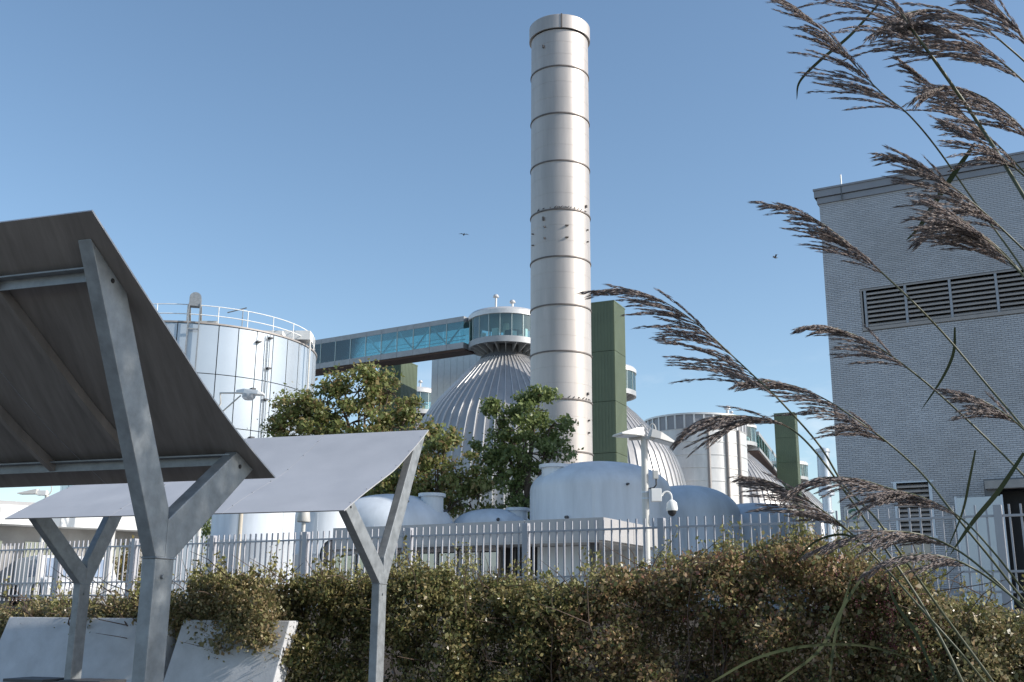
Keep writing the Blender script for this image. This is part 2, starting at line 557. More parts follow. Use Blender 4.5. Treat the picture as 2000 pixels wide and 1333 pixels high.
# end wall bricks (left gable), seen edge-on
bm_ = MB()
fbox(bm_, 0.004, BL - 0.004, 0.005, CH - 0.006, -0.018, 0.005)
proto = bm_.build("brick", M['brick'], bld)
me_off = fpt(0, 0, 0) - fpt(0, 0, 0)
for i, (s0, z0) in enumerate(singles):
    ob = proto if i == 0 else proto.copy()
    if i:
        COL.objects.link(ob)
        ob.parent = bld
    ob.location = Vector(BD * s0 + np.array([0, 0, z0]) + BN * random.uniform(-0.003, 0.002))
cp = MB()
ctop = Ztop
h = ctop - copz
fbox(cp, -0.12, LEN, copz + h * 0.42, ctop - 0.07, -0.30, 0.14)
cp.build("fascia_panel", M['coping'], bld)
cp = MB()
fbox(cp, -0.06, LEN, copz, copz + h * 0.38, -0.30, 0.07)
cp.build("fascia_panel", M['coping'], bld)
cp = MB()
fbox(cp, -0.16, LEN, ctop - 0.07, ctop, -DEP, 0.18)
cp.build("coping", M['coping'], bld)
cp = MB()
fbox(cp, -0.14, -0.02, copz + h * 0.42, ctop - 0.075, -DEP, 0.12)
cp.build("fascia_panel", M['coping'], bld)
su = fac(1645, 380)[0]
cp = MB()
fbox(cp, su - 0.015, su + 0.015, copz + 0.01, ctop - 0.01, 0.10, 0.155)
cp.build("fascia_joint", M['seam'], bld)
p = fpt(su, ctop, 0.05)
MB().tube([p, p + np.array([0, 0, 0.42])], 0.028, 6).build("roof_rod", M['whitepaint'], bld)
# louvred strip
lw = thing("louvre_tmp", "x", "x", (0, 0, 0))
bpy.data.objects.remove(lw)
fr = MB()
fbox(fr, L0 - 0.06, L1 + 0.06, Lb - 0.12, Lb, -0.25, 0.05)
fbox(fr, L0 - 0.06, L1 + 0.06, Lt, Lt + 0.05, -0.25, -0.01)
fbox(fr, L0 - 0.06, L0, Lb, Lt, -0.25, -0.01)
frame = fr.build("louvre_frame", M['louvre'], bld)
bk = MB()
fbox(bk, L0, L1, Lb, Lt, -0.28, -0.24)
bk.build("louvre_backing", M['black'], bld)
step = (L1 - L0) / 6
for k in range(7):
    mb = MB()
    fbox(mb, L0 + k * step - 0.035 + (0.09 if k == 0 else 0), L0 + k * step + 0.045 + (0.09 if k == 0 else 0), Lb, Lt, -0.22, 0.0)
    mb.build("mullion", M['mullion'], bld)
def slats(u0, u1, z0, z1, n, parent):
    hh = (z1 - z0) / n
    proto = None
    for k in range(n):
        z = z0 + hh * (k + 0.5)
        P = [fpt(u0, z - hh * 0.42, -0.02), fpt(u0, z - hh * 0.02, -0.015), fpt(u0, z + hh * 0.46, -0.17), fpt(u0, z + hh * 0.40, -0.18)]
        if proto is None:
            proto = MB().prism(P, BD * (u1 - u0)).build("slat", M['louvre'], parent)
            z00 = z
        else:
            c = proto.copy()
            COL.objects.link(c)
            c.parent = parent
            c.location.z = z - z00
for k in range(5):
    slats(L0 + k * step + (0.14 if k == 0 else 0.05), L0 + (k + 1) * step - 0.04, Lb + 0.02, Lt - 0.02, 8, bld)
# small louvred window near the ground
fr = MB()
w0, w1, wz0, wz1 = win
for q in [(w0 - 0.05, w0 + 0.05, wz0, wz1), (w1 - 0.05, w1 + 0.05, wz0, wz1), (w0 - 0.12, w1 + 0.12, wz1, wz1 + 0.05), (w0 - 0.1, w1 + 0.1, wz0 - 0.02, wz0 + 0.05)]:
    fbox(fr, *q, -0.2, 0.02)
fr.build("window_frame", M['alu'], bld)
bk = MB()
fbox(bk, w0 + 0.05, w1 - 0.05, wz0, wz1, -0.28, -0.22)
bk.build("louvre_backing", M['black'], bld)
slats(w0 + 0.06, w1 - 0.06, wz0 + 0.05, wz1 - 0.02, 11, bld)
bb = MB()
b0, b1 = fac(1764, 1060), fac(1822, 1125)
fbox(bb, b0[0], b1[0], TERRACE + 0.1, b0[1], 0.012, 0.05)
bb.build("board", M['beige'], bld)
# doorway at the right with its concrete lintel and the sheet beside it
dk = MB()
fbox(dk, door[0], LEN, TERRACE, door[3], -0.9, -0.72)
dk.build("doorway_back", M['black'], bld)
li = MB()
fbox(li, door[0] - 0.3, LEN, door[3], door[3] + 0.26, -0.3, 0.32)
li.build("door_lintel", M['concrete_dark'], bld)
# pale sheet leaning by the door and the small sign
pu0, pu1 = fac(1872, 985)[0], fac(1958, 985)[0]
sh = thing("hoarding_sheet", "large pale sheet standing before the dark doorway of the brick building", "panel", fpt((pu0 + pu1) / 2, TERRACE, 0.4))
mb = MB()
fbox(mb, pu0, pu1, TERRACE, fac(1900, 974)[1], 0.38, 0.42)
mb.build("sheet", M['tankpanel'], sh)
mb = MB()
for q in (pu0 - 0.03, pu1 + 0.03):
    fbox(mb, q - 0.03, q + 0.03, TERRACE, fac(1900, 974)[1] + 0.04, 0.37, 0.43)
mb.build("edge_frame", M['alu'], sh)
s0, s1 = fac(1648, 990), fac(1689, 1029)
sg = thing("wall_sign", "small pale square sign with a green figure on the corner of the brick building", "sign", fpt((s0[0] + s1[0]) / 2, (s0[1] + s1[1]) / 2, 0.02))
mb = MB()
fbox(mb, s0[0], s1[0], s1[1], s0[1], 0.012, 0.03)
mb.build("plate", M['lampbody'], sg)
mb = MB()
cx, cz, sc = (s0[0] + s1[0]) / 2, (s0[1] + s1[1]) / 2, (s0[1] - s1[1])
pts = [fpt(cx + sc * 0.22 * math.cos(a), cz + sc * 0.12 + sc * 0.2 * math.sin(a), 0.034) for a in np.linspace(2.9, -0.6, 8)]
pts += [fpt(cx - sc * 0.16, cz - sc * 0.22, 0.034), fpt(cx + sc * 0.24, cz - sc * 0.24, 0.034)]
mb.tube(pts, 0.045, 5)
mb.build("figure", M['signgreen'], sg)

# ------------------------------------------------------------------ chimney
CHY = 70.0
ctr = at(1095.5, 690, CHY)
R = 59.5 / F_PX * float(np.dot(ctr - CAM, FWD))
cx = float(ctr[0])
chim = thing("chimney_stack", "tall banded stainless steel chimney with collar rising over the trees", "chimney", (cx, CHY, TERRACE))
def chz(py):
    return float(at(1095, py, CHY - R)[2])
ring_py = [128, 220, 313, 408, 500, 594, 685, 779, 881]
zs = [chz(57)] + [chz(p) for p in ring_py] + [chz(975), TERRACE]
for i in range(len(zs) - 1):
    zt, zb = zs[i], zs[i + 1]
    hgt = zt - zb
    rr = R * (1.0 + 0.002 * (i % 2))
    prof = [(rr, zb)]
    nsub = 3
    for k in range(1, nsub):
        z = zb + hgt * k / nsub
        prof += [(rr, z - 0.012), (rr - 0.008, z - 0.006), (rr - 0.008, z + 0.006), (rr, z + 0.012)]
    prof += [(rr, zt)]
    MB().lathe(prof, (cx, CHY, 0), 72).build("section", M['chimney'], chim, smooth=40)
for i, z in enumerate(zs[1:-1]):
    MB().lathe([(R - 0.02, z - 0.05), (R + 0.06, z - 0.05), (R + 0.06, z + 0.04), (R - 0.02, z + 0.04)], (cx, CHY, 0), 72).build("band", M['ring'], chim, smooth=40)
ct, cb = chz(29), chz(55.5)
RC = R * 1.075
MB().lathe([(R - 0.35, ct - 0.3), (RC - 0.05, ct), (RC, ct - 0.05), (RC, cb), (R - 0.02, cb + 0.02)], (cx, CHY, 0), 72).build("collar", M['chimney'], chim, smooth=40)
MB().lathe([(0.0, ct - 1.2), (R - 0.3, ct - 1.2), (R - 0.3, ct - 0.28)], (cx, CHY, 0), 48).build("flue_mouth", M['black'], chim)
mb = MB()
mb.box((cx + 0.04, CHY - RC - 0.01, (ct + cb) / 2), 0.10, 0.05, ct - cb)
mb.build("collar_seam", M['ring'], chim)
def on_chimney(px, py, out=0.0):
    # where the view ray meets the cylinder
    d = ray(px, py)
    ox, oy = CAM[0] - cx, CAM[1] - CHY
    A, B, Cc = d[0] ** 2 + d[1] ** 2, 2 * (ox * d[0] + oy * d[1]), ox * ox + oy * oy - (R + out) ** 2
    t = (-B - math.sqrt(max(0, B * B - 4 * A * Cc))) / (2 * A)
    p = CAM + d * t
    n = unit((p[0] - cx, p[1] - CHY, 0))
    return p, n
for (px, py, w, hh) in [(1062, 92, 0.14, 0.28), (1143.5, 404, 0.16, 0.22), (1062, 428, 0.15, 0.34), (1064.5, 444, 0.1, 0.14), (1107, 441, 0.30, 0.08), (1064.5, 466, 0.1, 0.16), (1107, 464, 0.30, 0.08),
                        (1146, 450, 0.1, 0.12), (1146.5, 473, 0.1, 0.12), (1147, 770, 0.16, 0.22), (1149, 822, 0.12, 0.14), (1149, 846, 0.12, 0.14), (1042, 1048 - 590, 0.1, 0.1), (1042, 480, 0.1, 0.1)]:
    p, n = on_chimney(px, py)
    t = np.array([-n[1], n[0], 0])
    MB().box(p + n * 0.06, 0.16, w * 0.7, hh * 0.75, n, t, (0, 0, 1)).build("bracket", M['ring'], chim)
def bird_mesh(mb, p, s, fwd, flying=False, flap=0.5):
    fwd = unit(fwd)
    side = unit(np.cross(fwd, (0, 0, 1)))
    prof = [(-1.0, 0.02, 0.0), (-0.6, 0.10, 0.0), (-0.25, 0.24, 0.0), (0.1, 0.28, 0.02), (0.4, 0.2, 0.10), (0.55, 0.14, 0.2), (0.68, 0.15, 0.27), (0.8, 0.10, 0.27), (0.98, 0.015, 0.24)]
    up = np.array([0, 0, 1.0])
    tilt = 0 if flying else 0.5
    pts, rad = [], []
    for x, r, z in prof:
        X, Z = x * math.cos(tilt) - z * math.sin(tilt) * 0, z + x * math.sin(tilt)
        pts.append(p + s * (fwd * X + up * (Z + (0 if flying else 0.55))))
        rad.append(max(0.01, r * s))
    mb.tube(pts, rad, 8)
    if flying:
        for sg_ in (-1, 1):
            a = p + s * (fwd * 0.35 + up * 0.1)
            b2 = p + s * (fwd * -0.25 + up * 0.1)
            m1 = p + s * (fwd * 0.45 + side * sg_ * 0.9 + up * flap * 0.9)
            m2 = p + s * (fwd * -0.2 + side * sg_ * 0.9 + up * flap * 0.9)
            e = p + s * (fwd * -0.15 + side * sg_ * 1.9 + up * flap * 0.5)
            V = [a, b2, m1, m2, e]
            V2 = [v - up * 0.04 * s for v in V]
            mb.add(V + V2, [(0, 1, 3, 2), (2, 3, 4), (5, 7, 8, 6), (7, 9, 8), (0, 2, 7, 5), (2, 4, 9, 7), (4, 3, 8, 9), (3, 1, 6, 8), (1, 0, 5, 6)])
    return mb
for k, a in enumerate([-2.42, -2.2, -1.95, -1.78, -1.70, -1.64, -1.58, -1.50, -1.43, -1.36, -1.26, -1.12, -0.98, -0.86, -0.66]):
    q = np.array([cx + (R + 0.05) * math.cos(a), CHY + (R + 0.05) * math.sin(a), chz(408) + 0.05])
    bo = bird_mesh(MB(), q, 0.13, (math.cos(a + 1.5 + k % 3), math.sin(a + 1.5 + k % 3), 0)).build("bird", M['bird'], None, smooth=60)
    tag(bo, "small bird perched in the row along the upper crowded chimney band", "bird", "birds perched on the upper chimney band")
for k, a in enumerate([-1.9, -1.72, -1.55, -1.36, -1.2, -1.02, -0.85, -0.7, -0.55]):
    q = np.array([cx + (R + 0.05) * math.cos(a), CHY + (R + 0.05) * math.sin(a), chz(779) + 0.05])
    bo = bird_mesh(MB(), q, 0.13, (math.cos(a + 1.5 + k % 3), math.sin(a + 1.5 + k % 3), 0)).build("bird", M['bird'], None, smooth=60)
    tag(bo, "small bird perched on the low chimney band just above the trees", "bird", "birds perched on the low chimney band")
bo = bird_mesh(MB(), at(906, 459, 60), 0.17, (0.25, -1, 0), True, 0.35).build("bird", M['bird'])
tag(bo, "bird gliding with spread wings in the sky left of the chimney", "bird")
bo = bird_mesh(MB(), at(1514.5, 504, 50), 0.14, (-1, -0.3, -0.1), True, 1.1).build("bird", M['bird'])
tag(bo, "bird flapping with raised wings in the sky near the brick building", "bird")

# ------------------------------------------------------------------ egg digesters
def egg_r(z):
    """radius over height, metres above the yard"""
    Z = np.array([0, 6, 12, 16, 19.2, 23, 26, 27.9, 30.2, 32.8, 34.6, 35.4])
    Rr = np.array([12.0, 13.6, 14.4, 14.35, 13.8, 13.0, 11.9, 10.8, 8.8, 6.3, 4.4, 3.6])
    return np.interp(z, Z, Rr)
dz = np.array([0, 3, 6, 9, 12, 14.5, 17, 19.2, 21, 23, 24.5, 26, 27, 28, 29, 30, 31, 32, 33, 34, 34.7, 35.4])
dr = np.array([egg_r(z) for z in dz])
for _ in range(2):
    dr[1:-1] = (dr[:-2] + dr[1:-1] * 2 + dr[2:]) / 4
def make_digester(px, Y, label):
    p = at(px, 690, Y)
    x0 = float(p[0])
    d = thing("digester", label, "digester tank", (x0, Y, TERRACE), "egg shaped digesters with glass galleries")
    T = TERRACE
    MB().lathe(list(zip(dr, dz + T)), (x0, Y, 0), 120).build("shell", M['cladding'], d, smooth=60)
    n = 60
    mb = MB()
    pr = []
    for r, z in zip(dr, dz):
        w = 0.035 + 0.045 * r / 14.4
        pr.append((r, w, z + T))
    V, Fc = [], []
    for r, w, z in pr:
        V += [(x0 + r - 0.02, Y - w, z), (x0 + r + 0.22, Y - w * 0.6, z), (x0 + r + 0.22, Y + w * 0.6, z), (x0 + r - 0.02, Y + w, z)]
    for i in range(len(pr) - 1):
        for j in range(3):
            a = i * 4 + j
            Fc.append((a, a + 1, a + 5, a + 4))
    mb.add(V, Fc)
    rib = mb.build("rib", M['rib'], d)
    spin_copies(rib, [2 * math.pi * k / n for k in range(1, n)])
    # neck, gallery floor with brackets, glass drum, roof
    MB().lathe([(3.7, 35.3 + T), (3.7, 35.7 + T), (3.1, 35.75 + T), (3.1, 37.3 + T)], (x0, Y, 0), 48).build("neck", M['darkmetal'], d, smooth=40)
    zf = 36.7 + T
    GR = 5.3
    MB().lathe([(3.0, zf + 0.55), (GR - 0.4, zf + 0.50), (GR, zf + 0.3), (GR + 0.12, zf + 0.3), (GR + 0.12, zf + 1.15), (3.0, zf + 1.15)], (x0, Y, 0), 64).build("gallery_floor", M['bridge_metal'], d, smooth=30)
    mb = MB().prism([(x0 + 3.05, Y - 0.06, zf - 0.7), (x0 + GR - 0.2, Y - 0.06, zf + 0.35), (x0 + GR - 0.2, Y - 0.06, zf + 0.5), (x0 + 3.05, Y - 0.06, zf + 0.5)], (0, 0.12, 0))
    br = mb.build("bracket", M['bridge_metal'], d)
    spin_copies(br, [2 * math.pi * k / 20 for k in range(1, 20)])
    zg0, zg1 = zf + 1.15, zf + 4.35
    np_ = 20
    half = math.pi / np_
    mb = MB().lathe([(GR, zg0), (GR, zg1)], (x0, Y, 0), 4, -half + 0.012, half - 0.012)
    gp = mb.build("pane", M['teal'], d, smooth=60)
    spin_copies(gp, [2 * half * k for k in range(1, np_)])
    mb = MB().box((x0 + GR * math.cos(half), Y + GR * math.sin(half), (zg0 + zg1) / 2), 0.16, 0.09, zg1 - zg0, (math.cos(half), math.sin(half), 0), (-math.sin(half), math.cos(half), 0))
    mu = mb.build("mullion", M['steelstruct'], d)
    spin_copies(mu, [2 * half * k for k in range(1, np_)])
    MB().lathe([(0.4, zg0), (0.4, zg1)], (x0, Y, 0), 12).build("core_pipe", M['whitepaint'], d)
    for ea, eh, ew in ((-2.0, 1.5, 0.9), (-1.25, 1.1, 0.7), (-0.7, 1.7, 0.5), (-2.7, 1.2, 0.8)):
        MB().box((x0 + 3.6 * math.cos(ea), Y + 3.6 * math.sin(ea), zg0 + eh / 2 + 0.02), ew, 0.5, eh, (-math.sin(ea), math.cos(ea), 0), (math.cos(ea), math.sin(ea), 0)).build("equipment_cabinet", M['whitepaint'], d)
    MB().lathe([(1.6, zg0), (1.6, zg1 - 1.2), (0.4, zg1 - 1.0)], (x0 + 1.2, Y + 0.4, 0), 16).build("gas_dome", M['darkmetal'], d)
    MB().lathe([(0.01, zg1 + 0.05), (GR + 0.02, zg1), (GR + 0.22, zg1 + 0.05), (GR + 0.22, zg1 + 0.7), (GR - 0.1, zg1 + 1.05), (GR - 0.5, zg1 + 1.05), (0.01, zg1 + 1.25)], (x0, Y, 0), 64).build("roof", M['rib'], d, smooth=30)
    for (dx, dy, hh) in [(-1.5, -1.0, 2.6), (0.9, -0.6, 1.9)]:
        q = np.array([x0 + dx, Y + dy, zg1 + 1.0])
        mb = MB().lathe([(0.16, 0), (0.16, hh), (0.42, hh), (0.45, hh + 0.12), (0.3, hh + 0.4), (0.01, hh + 0.5)], q, 12)
        mb.build("vent", M['rib'], d, smooth=40)
    return d
dg = make_digester(988, 150.0, "nearest egg shaped steel digester with glass gallery directly left of the chimney")
for (px, Y, lab) in [(1184, 184, "second egg shaped digester just right of the tall green tower"),
                     (1432, 240, "egg shaped digester behind the round louvre topped steel tank"),
                     (1538, 300, "farthest egg shaped digester partly hidden behind the short green tower"),
                     (806, 205, "egg shaped digester hidden behind the brown green tree and the white cladded tower")]:
    c = copy_tree(dg)
    p = at(px, 900, Y)
    c.location = Vector((float(p[0]), Y, TERRACE))
    c["label"] = lab
    c.rotation_euler.z = Y * 0.37
DG = np.array(dg.location)

# ------------------------------------------------------------------ glazed sky bridge
def bridge(name, label, p0, p1, ztop, zgt, zgb, zbot, n, w=3.5, m_floor=True):
    p0, p1 = np.asarray(p0, float), np.asarray(p1, float)
    d = p1 - p0
    d[2] = 0
    ln = np.linalg.norm(d)
    d /= ln
    s = np.array([d[1], -d[0], 0])
    if s[1] > 0:
        s = -s
    o = thing(name, label, "footbridge", ((p0 + p1) / 2)[:2].tolist() + [TERRACE + 36.0])
    def bx(u0, u1, z0, z1, o0, o1, nm, m):
        c = p0 + d * (u0 + u1) / 2 + s * (o0 + o1) / 2
        return MB().box((c[0], c[1], (z0 + z1) / 2), u1 - u0, o1 - o0, z1 - z0, d, s, (0, 0, 1)).build(nm, m, o)
    st = ln / n
    for k in range(n):
        bx(k * st + 0.02, (k + 1) * st - 0.02, zgt, ztop, -w / 2, w / 2, "roof_panel", M['bridge_metal'])
        bx(k * st + 0.02, (k + 1) * st - 0.02, zbot + 0.25, zgb, -w / 2, w / 2, "floor_panel", M['bridge_metal'])
        bx(k * st + 0.05, (k + 1) * st - 0.05, zgb, zgt, w / 2 - 0.06, w / 2 - 0.03, "pane", M['teal'])
        bx(k * st - 0.07, k * st + 0.07, zgb, zgt, w / 2 - 0.02, w / 2 + 0.03, "mullion", M['steelstruct'])
        bx(k * st + 0.05, (k + 1) * st - 0.05, zgb, zgt, -w / 2 + 0.03, -w / 2 + 0.06, "pane", M['teal'])
        a = p0 + d * (k * st) + s * (w / 2 - 0.3)
        b2 = p0 + d * ((k + 1) * st) + s * (w / 2 - 0.3)
        z0, z1 = (zgb, zgt) if k % 2 else (zgt, zgb)
        MB().beam((a[0], a[1], z0), (b2[0], b2[1], z1), 0.16, 0.22).build("brace", M['steelstruct'], o)
    for hz in (0.55, 1.1):
        a = p0 + s * (w / 2 - 0.5)
        MB().beam((a[0], a[1], zgb + hz), (a[0] + d[0] * ln, a[1] + d[1] * ln, zgb + hz), 0.07, 0.07).build("handrail", M['steelstruct'], o)
    bx(0, ln, zbot, zbot + 0.24, -w / 2 + 0.3, w / 2 - 0.3, "soffit", M['rust'])
    return o
brp1 = DG + np.array([-5.2, 0.6, 0])
q0, q1 = at(618, 664, 166), at(905, 623, 150)
zt = float(q1[2])
dirb = unit(np.array([at(618, 664, 166)[0] - brp1[0], 166 - brp1[1], 0]))
brp0 = brp1 + dirb * 42
zb_ = DG[2] + 36.7 + 0.25
bridge("sky_bridge", "long glazed steel footbridge with diagonal braces joining the nearest digester gallery", brp0, brp1, zb_ + 4.9, zb_ + 4.15, zb_ + 1.0, zb_ - 0.1, 14)
D3 = at(1432, 900, 240)
bridge("sky_bridge", "far glazed footbridge between the two rear digesters above the reeds", (D3[0] + 5, 243, 0), (at(1538, 900, 300)[0] - 4, 297, 0), TERRACE + 41.2, TERRACE + 40.4, TERRACE + 37.5, TERRACE + 36.6, 10)
# ------------------------------------------------------------------ green stair towers, white clad tower
GA, GC = unit((-0.906, 0.423, 0)), unit((0.423, 0.906, 0))
def clad_tower(name, label, px, Y, wa, wc, ztop, m, panel=None):
    p = at(px, 900, Y)
    p = np.array([p[0], p[1], 0])
    c = p + GA * wa / 2 + GC * wc / 2
    o = thing(name, label, "tower", (c[0], c[1], TERRACE))
    nz = max(1, int(round((ztop - TERRACE) / 6.5)))
    for k in range(nz):
        z0, z1 = TERRACE + (ztop - TERRACE) * k / nz, TERRACE + (ztop - TERRACE) * (k + 1) / nz
        mb = MB()
        # corrugated siding: shallow vertical ribs on the two visible faces
        mb.box((c[0], c[1], (z0 + z1) / 2), wa, wc, z1 - z0 - 0.05, GA, GC, (0, 0, 1))
        for (org, dd, nn, ln) in [(p, GA, -GC, wa), (p, GC, -GA, wc)]:
            nr = int(ln / 0.42)
            for j in range(nr):
                q = org + dd * (ln * (j + 0.5) / nr) + nn * 0.012
                mb.box((q[0], q[1], (z0 + z1) / 2), ln / nr * 0.55, 0.045, z1 - z0 - 0.07, dd, nn, (0, 0, 1))
        mb.build("siding_panel", m, o)
    MB().box((c[0], c[1], ztop + 0.03), wa + 0.12, wc + 0.12, 0.16, GA, GC, (0, 0, 1)).build("coping", m, o)
    return o
zt1 = float(at(1200, 588, 135)[2])
clad_tower("stair_tower", "tall dark green clad tower standing just right of the chimney", 1204, 135, 6.2, 4.4, zt1, M['green'])
clad_tower("stair_tower", "green clad tower under the long glazed footbridge behind the brown green tree", 777, 172, 4.2, 5.4, float(at(790, 716, 172)[2]) + 1.2, M['green'])
clad_tower("stair_tower", "short far green clad tower seen through the reeds left of the brick building", 1557, 268, 5.2, 3.6, float(at(1550, 806, 268)[2]), M['green'])
# white clad building behind the nearest digester
zc = float(at(870, 694, 168)[2])
p = at(839, 900, 168)
c0 = np.array([p[0], p[1], 0])
gd = unit((0.87, -0.49, 0))
gn = unit((-0.49, -0.87, 0))
wb = thing("clad_block", "white vertically panelled block under the footbridge left of the nearest digester", "building", (c0 + gd * 6 - gn * 4)[:2].tolist() + [TERRACE])
MB().box((*(c0 + gd * 6 - gn * 4.1)[:2], (TERRACE + zc) / 2), 12, 8, zc - TERRACE, gd, gn, (0, 0, 1)).build("wall", M['seam'], wb)
for lvl in range(3):
    z0, z1 = TERRACE + (zc - TERRACE) * lvl / 3, TERRACE + (zc - TERRACE) * (lvl + 1) / 3
    for k in range(10):
        q = c0 + gd * (1.2 * k + 0.6)
        MB().box((q[0], q[1], (z0 + z1) / 2), 1.15, 0.2, z1 - z0 - 0.06, gd, gn, (0, 0, 1)).build("wall_panel", M['whitepaint'], wb)
MB().box((*(c0 + gd * 6 - gn * 3.9)[:2], zc + 0.15), 12.3, 8.6, 0.3, gd, gn, (0, 0, 1)).build("roof_edge", M['darkmetal'], wb)

# ------------------------------------------------------------------ big pale panelled tank at the left
TY = 65.0
tp = at(395, 632, TY)
TX = float(tp[0])
TR = 222 / F_PX * float(np.dot(tp - CAM, FWD))
Ttop = float(at(395, 630, TY - TR)[2])
tank = thing("storage_tank", "wide pale panelled round tank with rooftop railing behind the near canopy", "tank", (TX, TY, TERRACE))
MB().lathe([(TR - 0.08, TERRACE), (TR - 0.08, Ttop), (0.01, Ttop + 0.4)], (TX, TY, 0), 96).build("shell", M['seam'], tank, smooth=40)
NP = 40
ha = math.pi / NP
pys = [632, 727, 830, 935, 1040]
zz = [Ttop - 0.02] + [float(at(395, q, TY - TR)[2]) for q in pys[1:]] + [TERRACE]
for r in range(len(zz) - 1):
    mb = MB().lathe([(TR - 0.02, zz[r + 1] + 0.03), (TR + 0.01, zz[r + 1] + 0.04), (TR + 0.01, zz[r] - 0.01), (TR - 0.02, zz[r])], (TX, TY, 0), 5, -ha + 0.0035, ha - 0.0035)
    pn = mb.build("panel", M['tankpanel'], tank, smooth=40)
    pn.rotation_euler.z = 0.03
    spin_copies(pn, [0.03 + 2 * ha * k for k in range(1, NP)])
MB().lathe([(TR - 0.1, Ttop), (TR + 0.07, Ttop), (TR + 0.07, Ttop + 0.09), (TR - 0.1, Ttop + 0.09)], (TX, TY, 0), 96).build("rim", M['louvre'], tank, smooth=30)
RR = TR - 0.12
for hz in (0.55, 1.1):
    MB().tube([(TX + RR * math.cos(a), TY + RR * math.sin(a), Ttop + hz) for a in np.linspace(-math.pi, math.pi, 73)], 0.028, 6).build("rail", M['whitepaint'], tank)
for k in range(26):
    a = 2 * math.pi * k / 26 + 0.05
    MB().tube([(TX + RR * math.cos(a), TY + RR * math.sin(a), Ttop), (TX + RR * math.cos(a), TY + RR * math.sin(a), Ttop + 1.12)], 0.03, 6).build("rail_post", M['whitepaint'], tank)
def on_tank(px, py, out=0.0):
    d = ray(px, py)
    ox, oy = CAM[0] - TX, CAM[1] - TY
    A, B, Cc = d[0] ** 2 + d[1] ** 2, 2 * (ox * d[0] + oy * d[1]), ox * ox + oy * oy - (TR + out) ** 2
    t = (-B - math.sqrt(max(0, B * B - 4 * A * Cc))) / (2 * A)
    return CAM + d * t
# ladder with hooped cage head
q = on_tank(377, 640, 0.25)
n_ = unit((q[0] - TX, q[1] - TY, 0))
t_ = np.array([-n_[1], n_[0], 0])
lb = MB()
for s in (-1, 1):
    a = q + t_ * s * 0.3
    lb.beam((a[0], a[1], TERRACE + 1), (a[0], a[1], Ttop + 1.1), 0.07, 0.1, n_)
lb.build("ladder_rail", M['galv'], tank)
for k in range(6):
    z = Ttop - 0.4 - k * 3.1
    MB().beam(np.array([q[0], q[1], z]) - t_ * 0.3, np.array([q[0], q[1], z]) + t_ * 0.3, 0.08, 0.08).build("rung", M['galv'], tank)
ar = []
for a in np.linspace(0, math.pi, 9):
    ar.append((math.cos(a) * 0.32, math.sin(a) * 0.3))
hood = [np.array([q[0], q[1], Ttop + 1.45]) + t_ * x + np.array([0, 0, z]) for x, z in ar]
hood = [np.array([q[0], q[1], Ttop + 0.95]) + t_ * 0.32] + hood + [np.array([q[0], q[1], Ttop + 0.95]) - t_ * 0.32]
MB().prism(hood, -n_ * 0.5).build("ladder_hood", M['galv'], tank, smooth=30)
sl = MB()
for s in (-0.3, 0.3):
    a = np.array([q[0], q[1], Ttop + 1.1]) + t_ * s - n_ * 0.5
    sl.beam(a, a - n_ * 1.4 - np.array([0, 0, 0.95]), 0.09, 0.12)
sl.build("ladder_stay", M['beige'], tank)
# downpipe pair with wall brackets
for px in (520, 526):
    a, b2 = on_tank(px + 2, 655, 0.12), on_tank(px - 12, 850, 0.12)
    MB().tube([(a[0], a[1], TERRACE), (a[0], a[1], a[2])], 0.03, 6).build("downpipe", M['galv'], tank)
for (px, py) in [(528, 661), (524, 720), (518, 781), (505, 668), (494, 760), (491, 855)]:
    a = on_tank(px, py, 0.1)
    nn = unit((a[0] - TX, a[1] - TY, 0))
    MB().box(a, 0.3, 0.26, 0.08, nn, (-nn[1], nn[0], 0)).build("wall_bracket", M['darkmetal'], tank)
# little roof boxes and end platform
a = on_tank(596, 680)
MB().box((TX + 5.2, TY - 3.4, Ttop + 0.3), 1.5, 1.0, 0.25).build("platform", M['whitepaint'], tank)
MB().box((TX + 6.4, TY - 1.6, Ttop + 0.62), 1.7, 1.1, 0.55).build("valve_box", M['whitepaint'], tank)
mb = MB()
mb.tube([(TX + 7.25, TY - 2.0, TERRACE), (TX + 7.25, TY - 2.0, Ttop + 0.4)], 0.06, 6)
mb.build("downpipe", M['lampbody'], tank)
MB().box((TX + 2.2, TY - 6.0, Ttop + 0.2), 1.0, 0.6, 0.25).build("hatch", M['lampbody'], tank)
mb = MB().tube([(TX + 3.9, TY - 5.3, Ttop), (TX + 3.9, TY - 5.3, Ttop + 1.35)], 0.03, 6).tube([(TX + 3.0, TY - 5.3, Ttop + 1.1), (TX + 4.1, TY - 5.3, Ttop + 1.4)], 0.035, 6)
mb.build("weather_vane", M['galv'], tank)

# ------------------------------------------------------------------ steel round tank with louvre band (right, far)
SY = 212.0
sp = at(1357, 820, SY)
SX = float(sp[0])
SR = 97 / F_PX * float(np.dot(sp - CAM, FWD))
St = float(at(1357, 808, SY - SR)[2])
st = thing("sludge_tank", "round ribbed stainless steel tank with dark louvre band round its top", "tank", (SX, SY, TERRACE))
bz = float(at(1357, 836, SY - SR)[2])
nb = 14
prof = [(SR, TERRACE)]
for k in range(1, nb + 1):
    z = TERRACE + (bz - TERRACE) * k / nb
    prof += [(SR, z - 0.12), (SR + 0.12, z - 0.10), (SR + 0.12, z - 0.02), (SR, z)]
MB().lathe(prof, (SX, SY, 0), 80).build("shell", M['brightsteel'], st, smooth=30)
NL = 34
hb = math.pi / NL
mb = MB().lathe([(SR + 0.05, bz), (SR + 0.05, St)], (SX, SY, 0), 3, -hb + 0.012, hb - 0.012)
lp = mb.build("louvre_panel", M['coping'], st)
spin_copies(lp, [2 * hb * k for k in range(1, NL)])
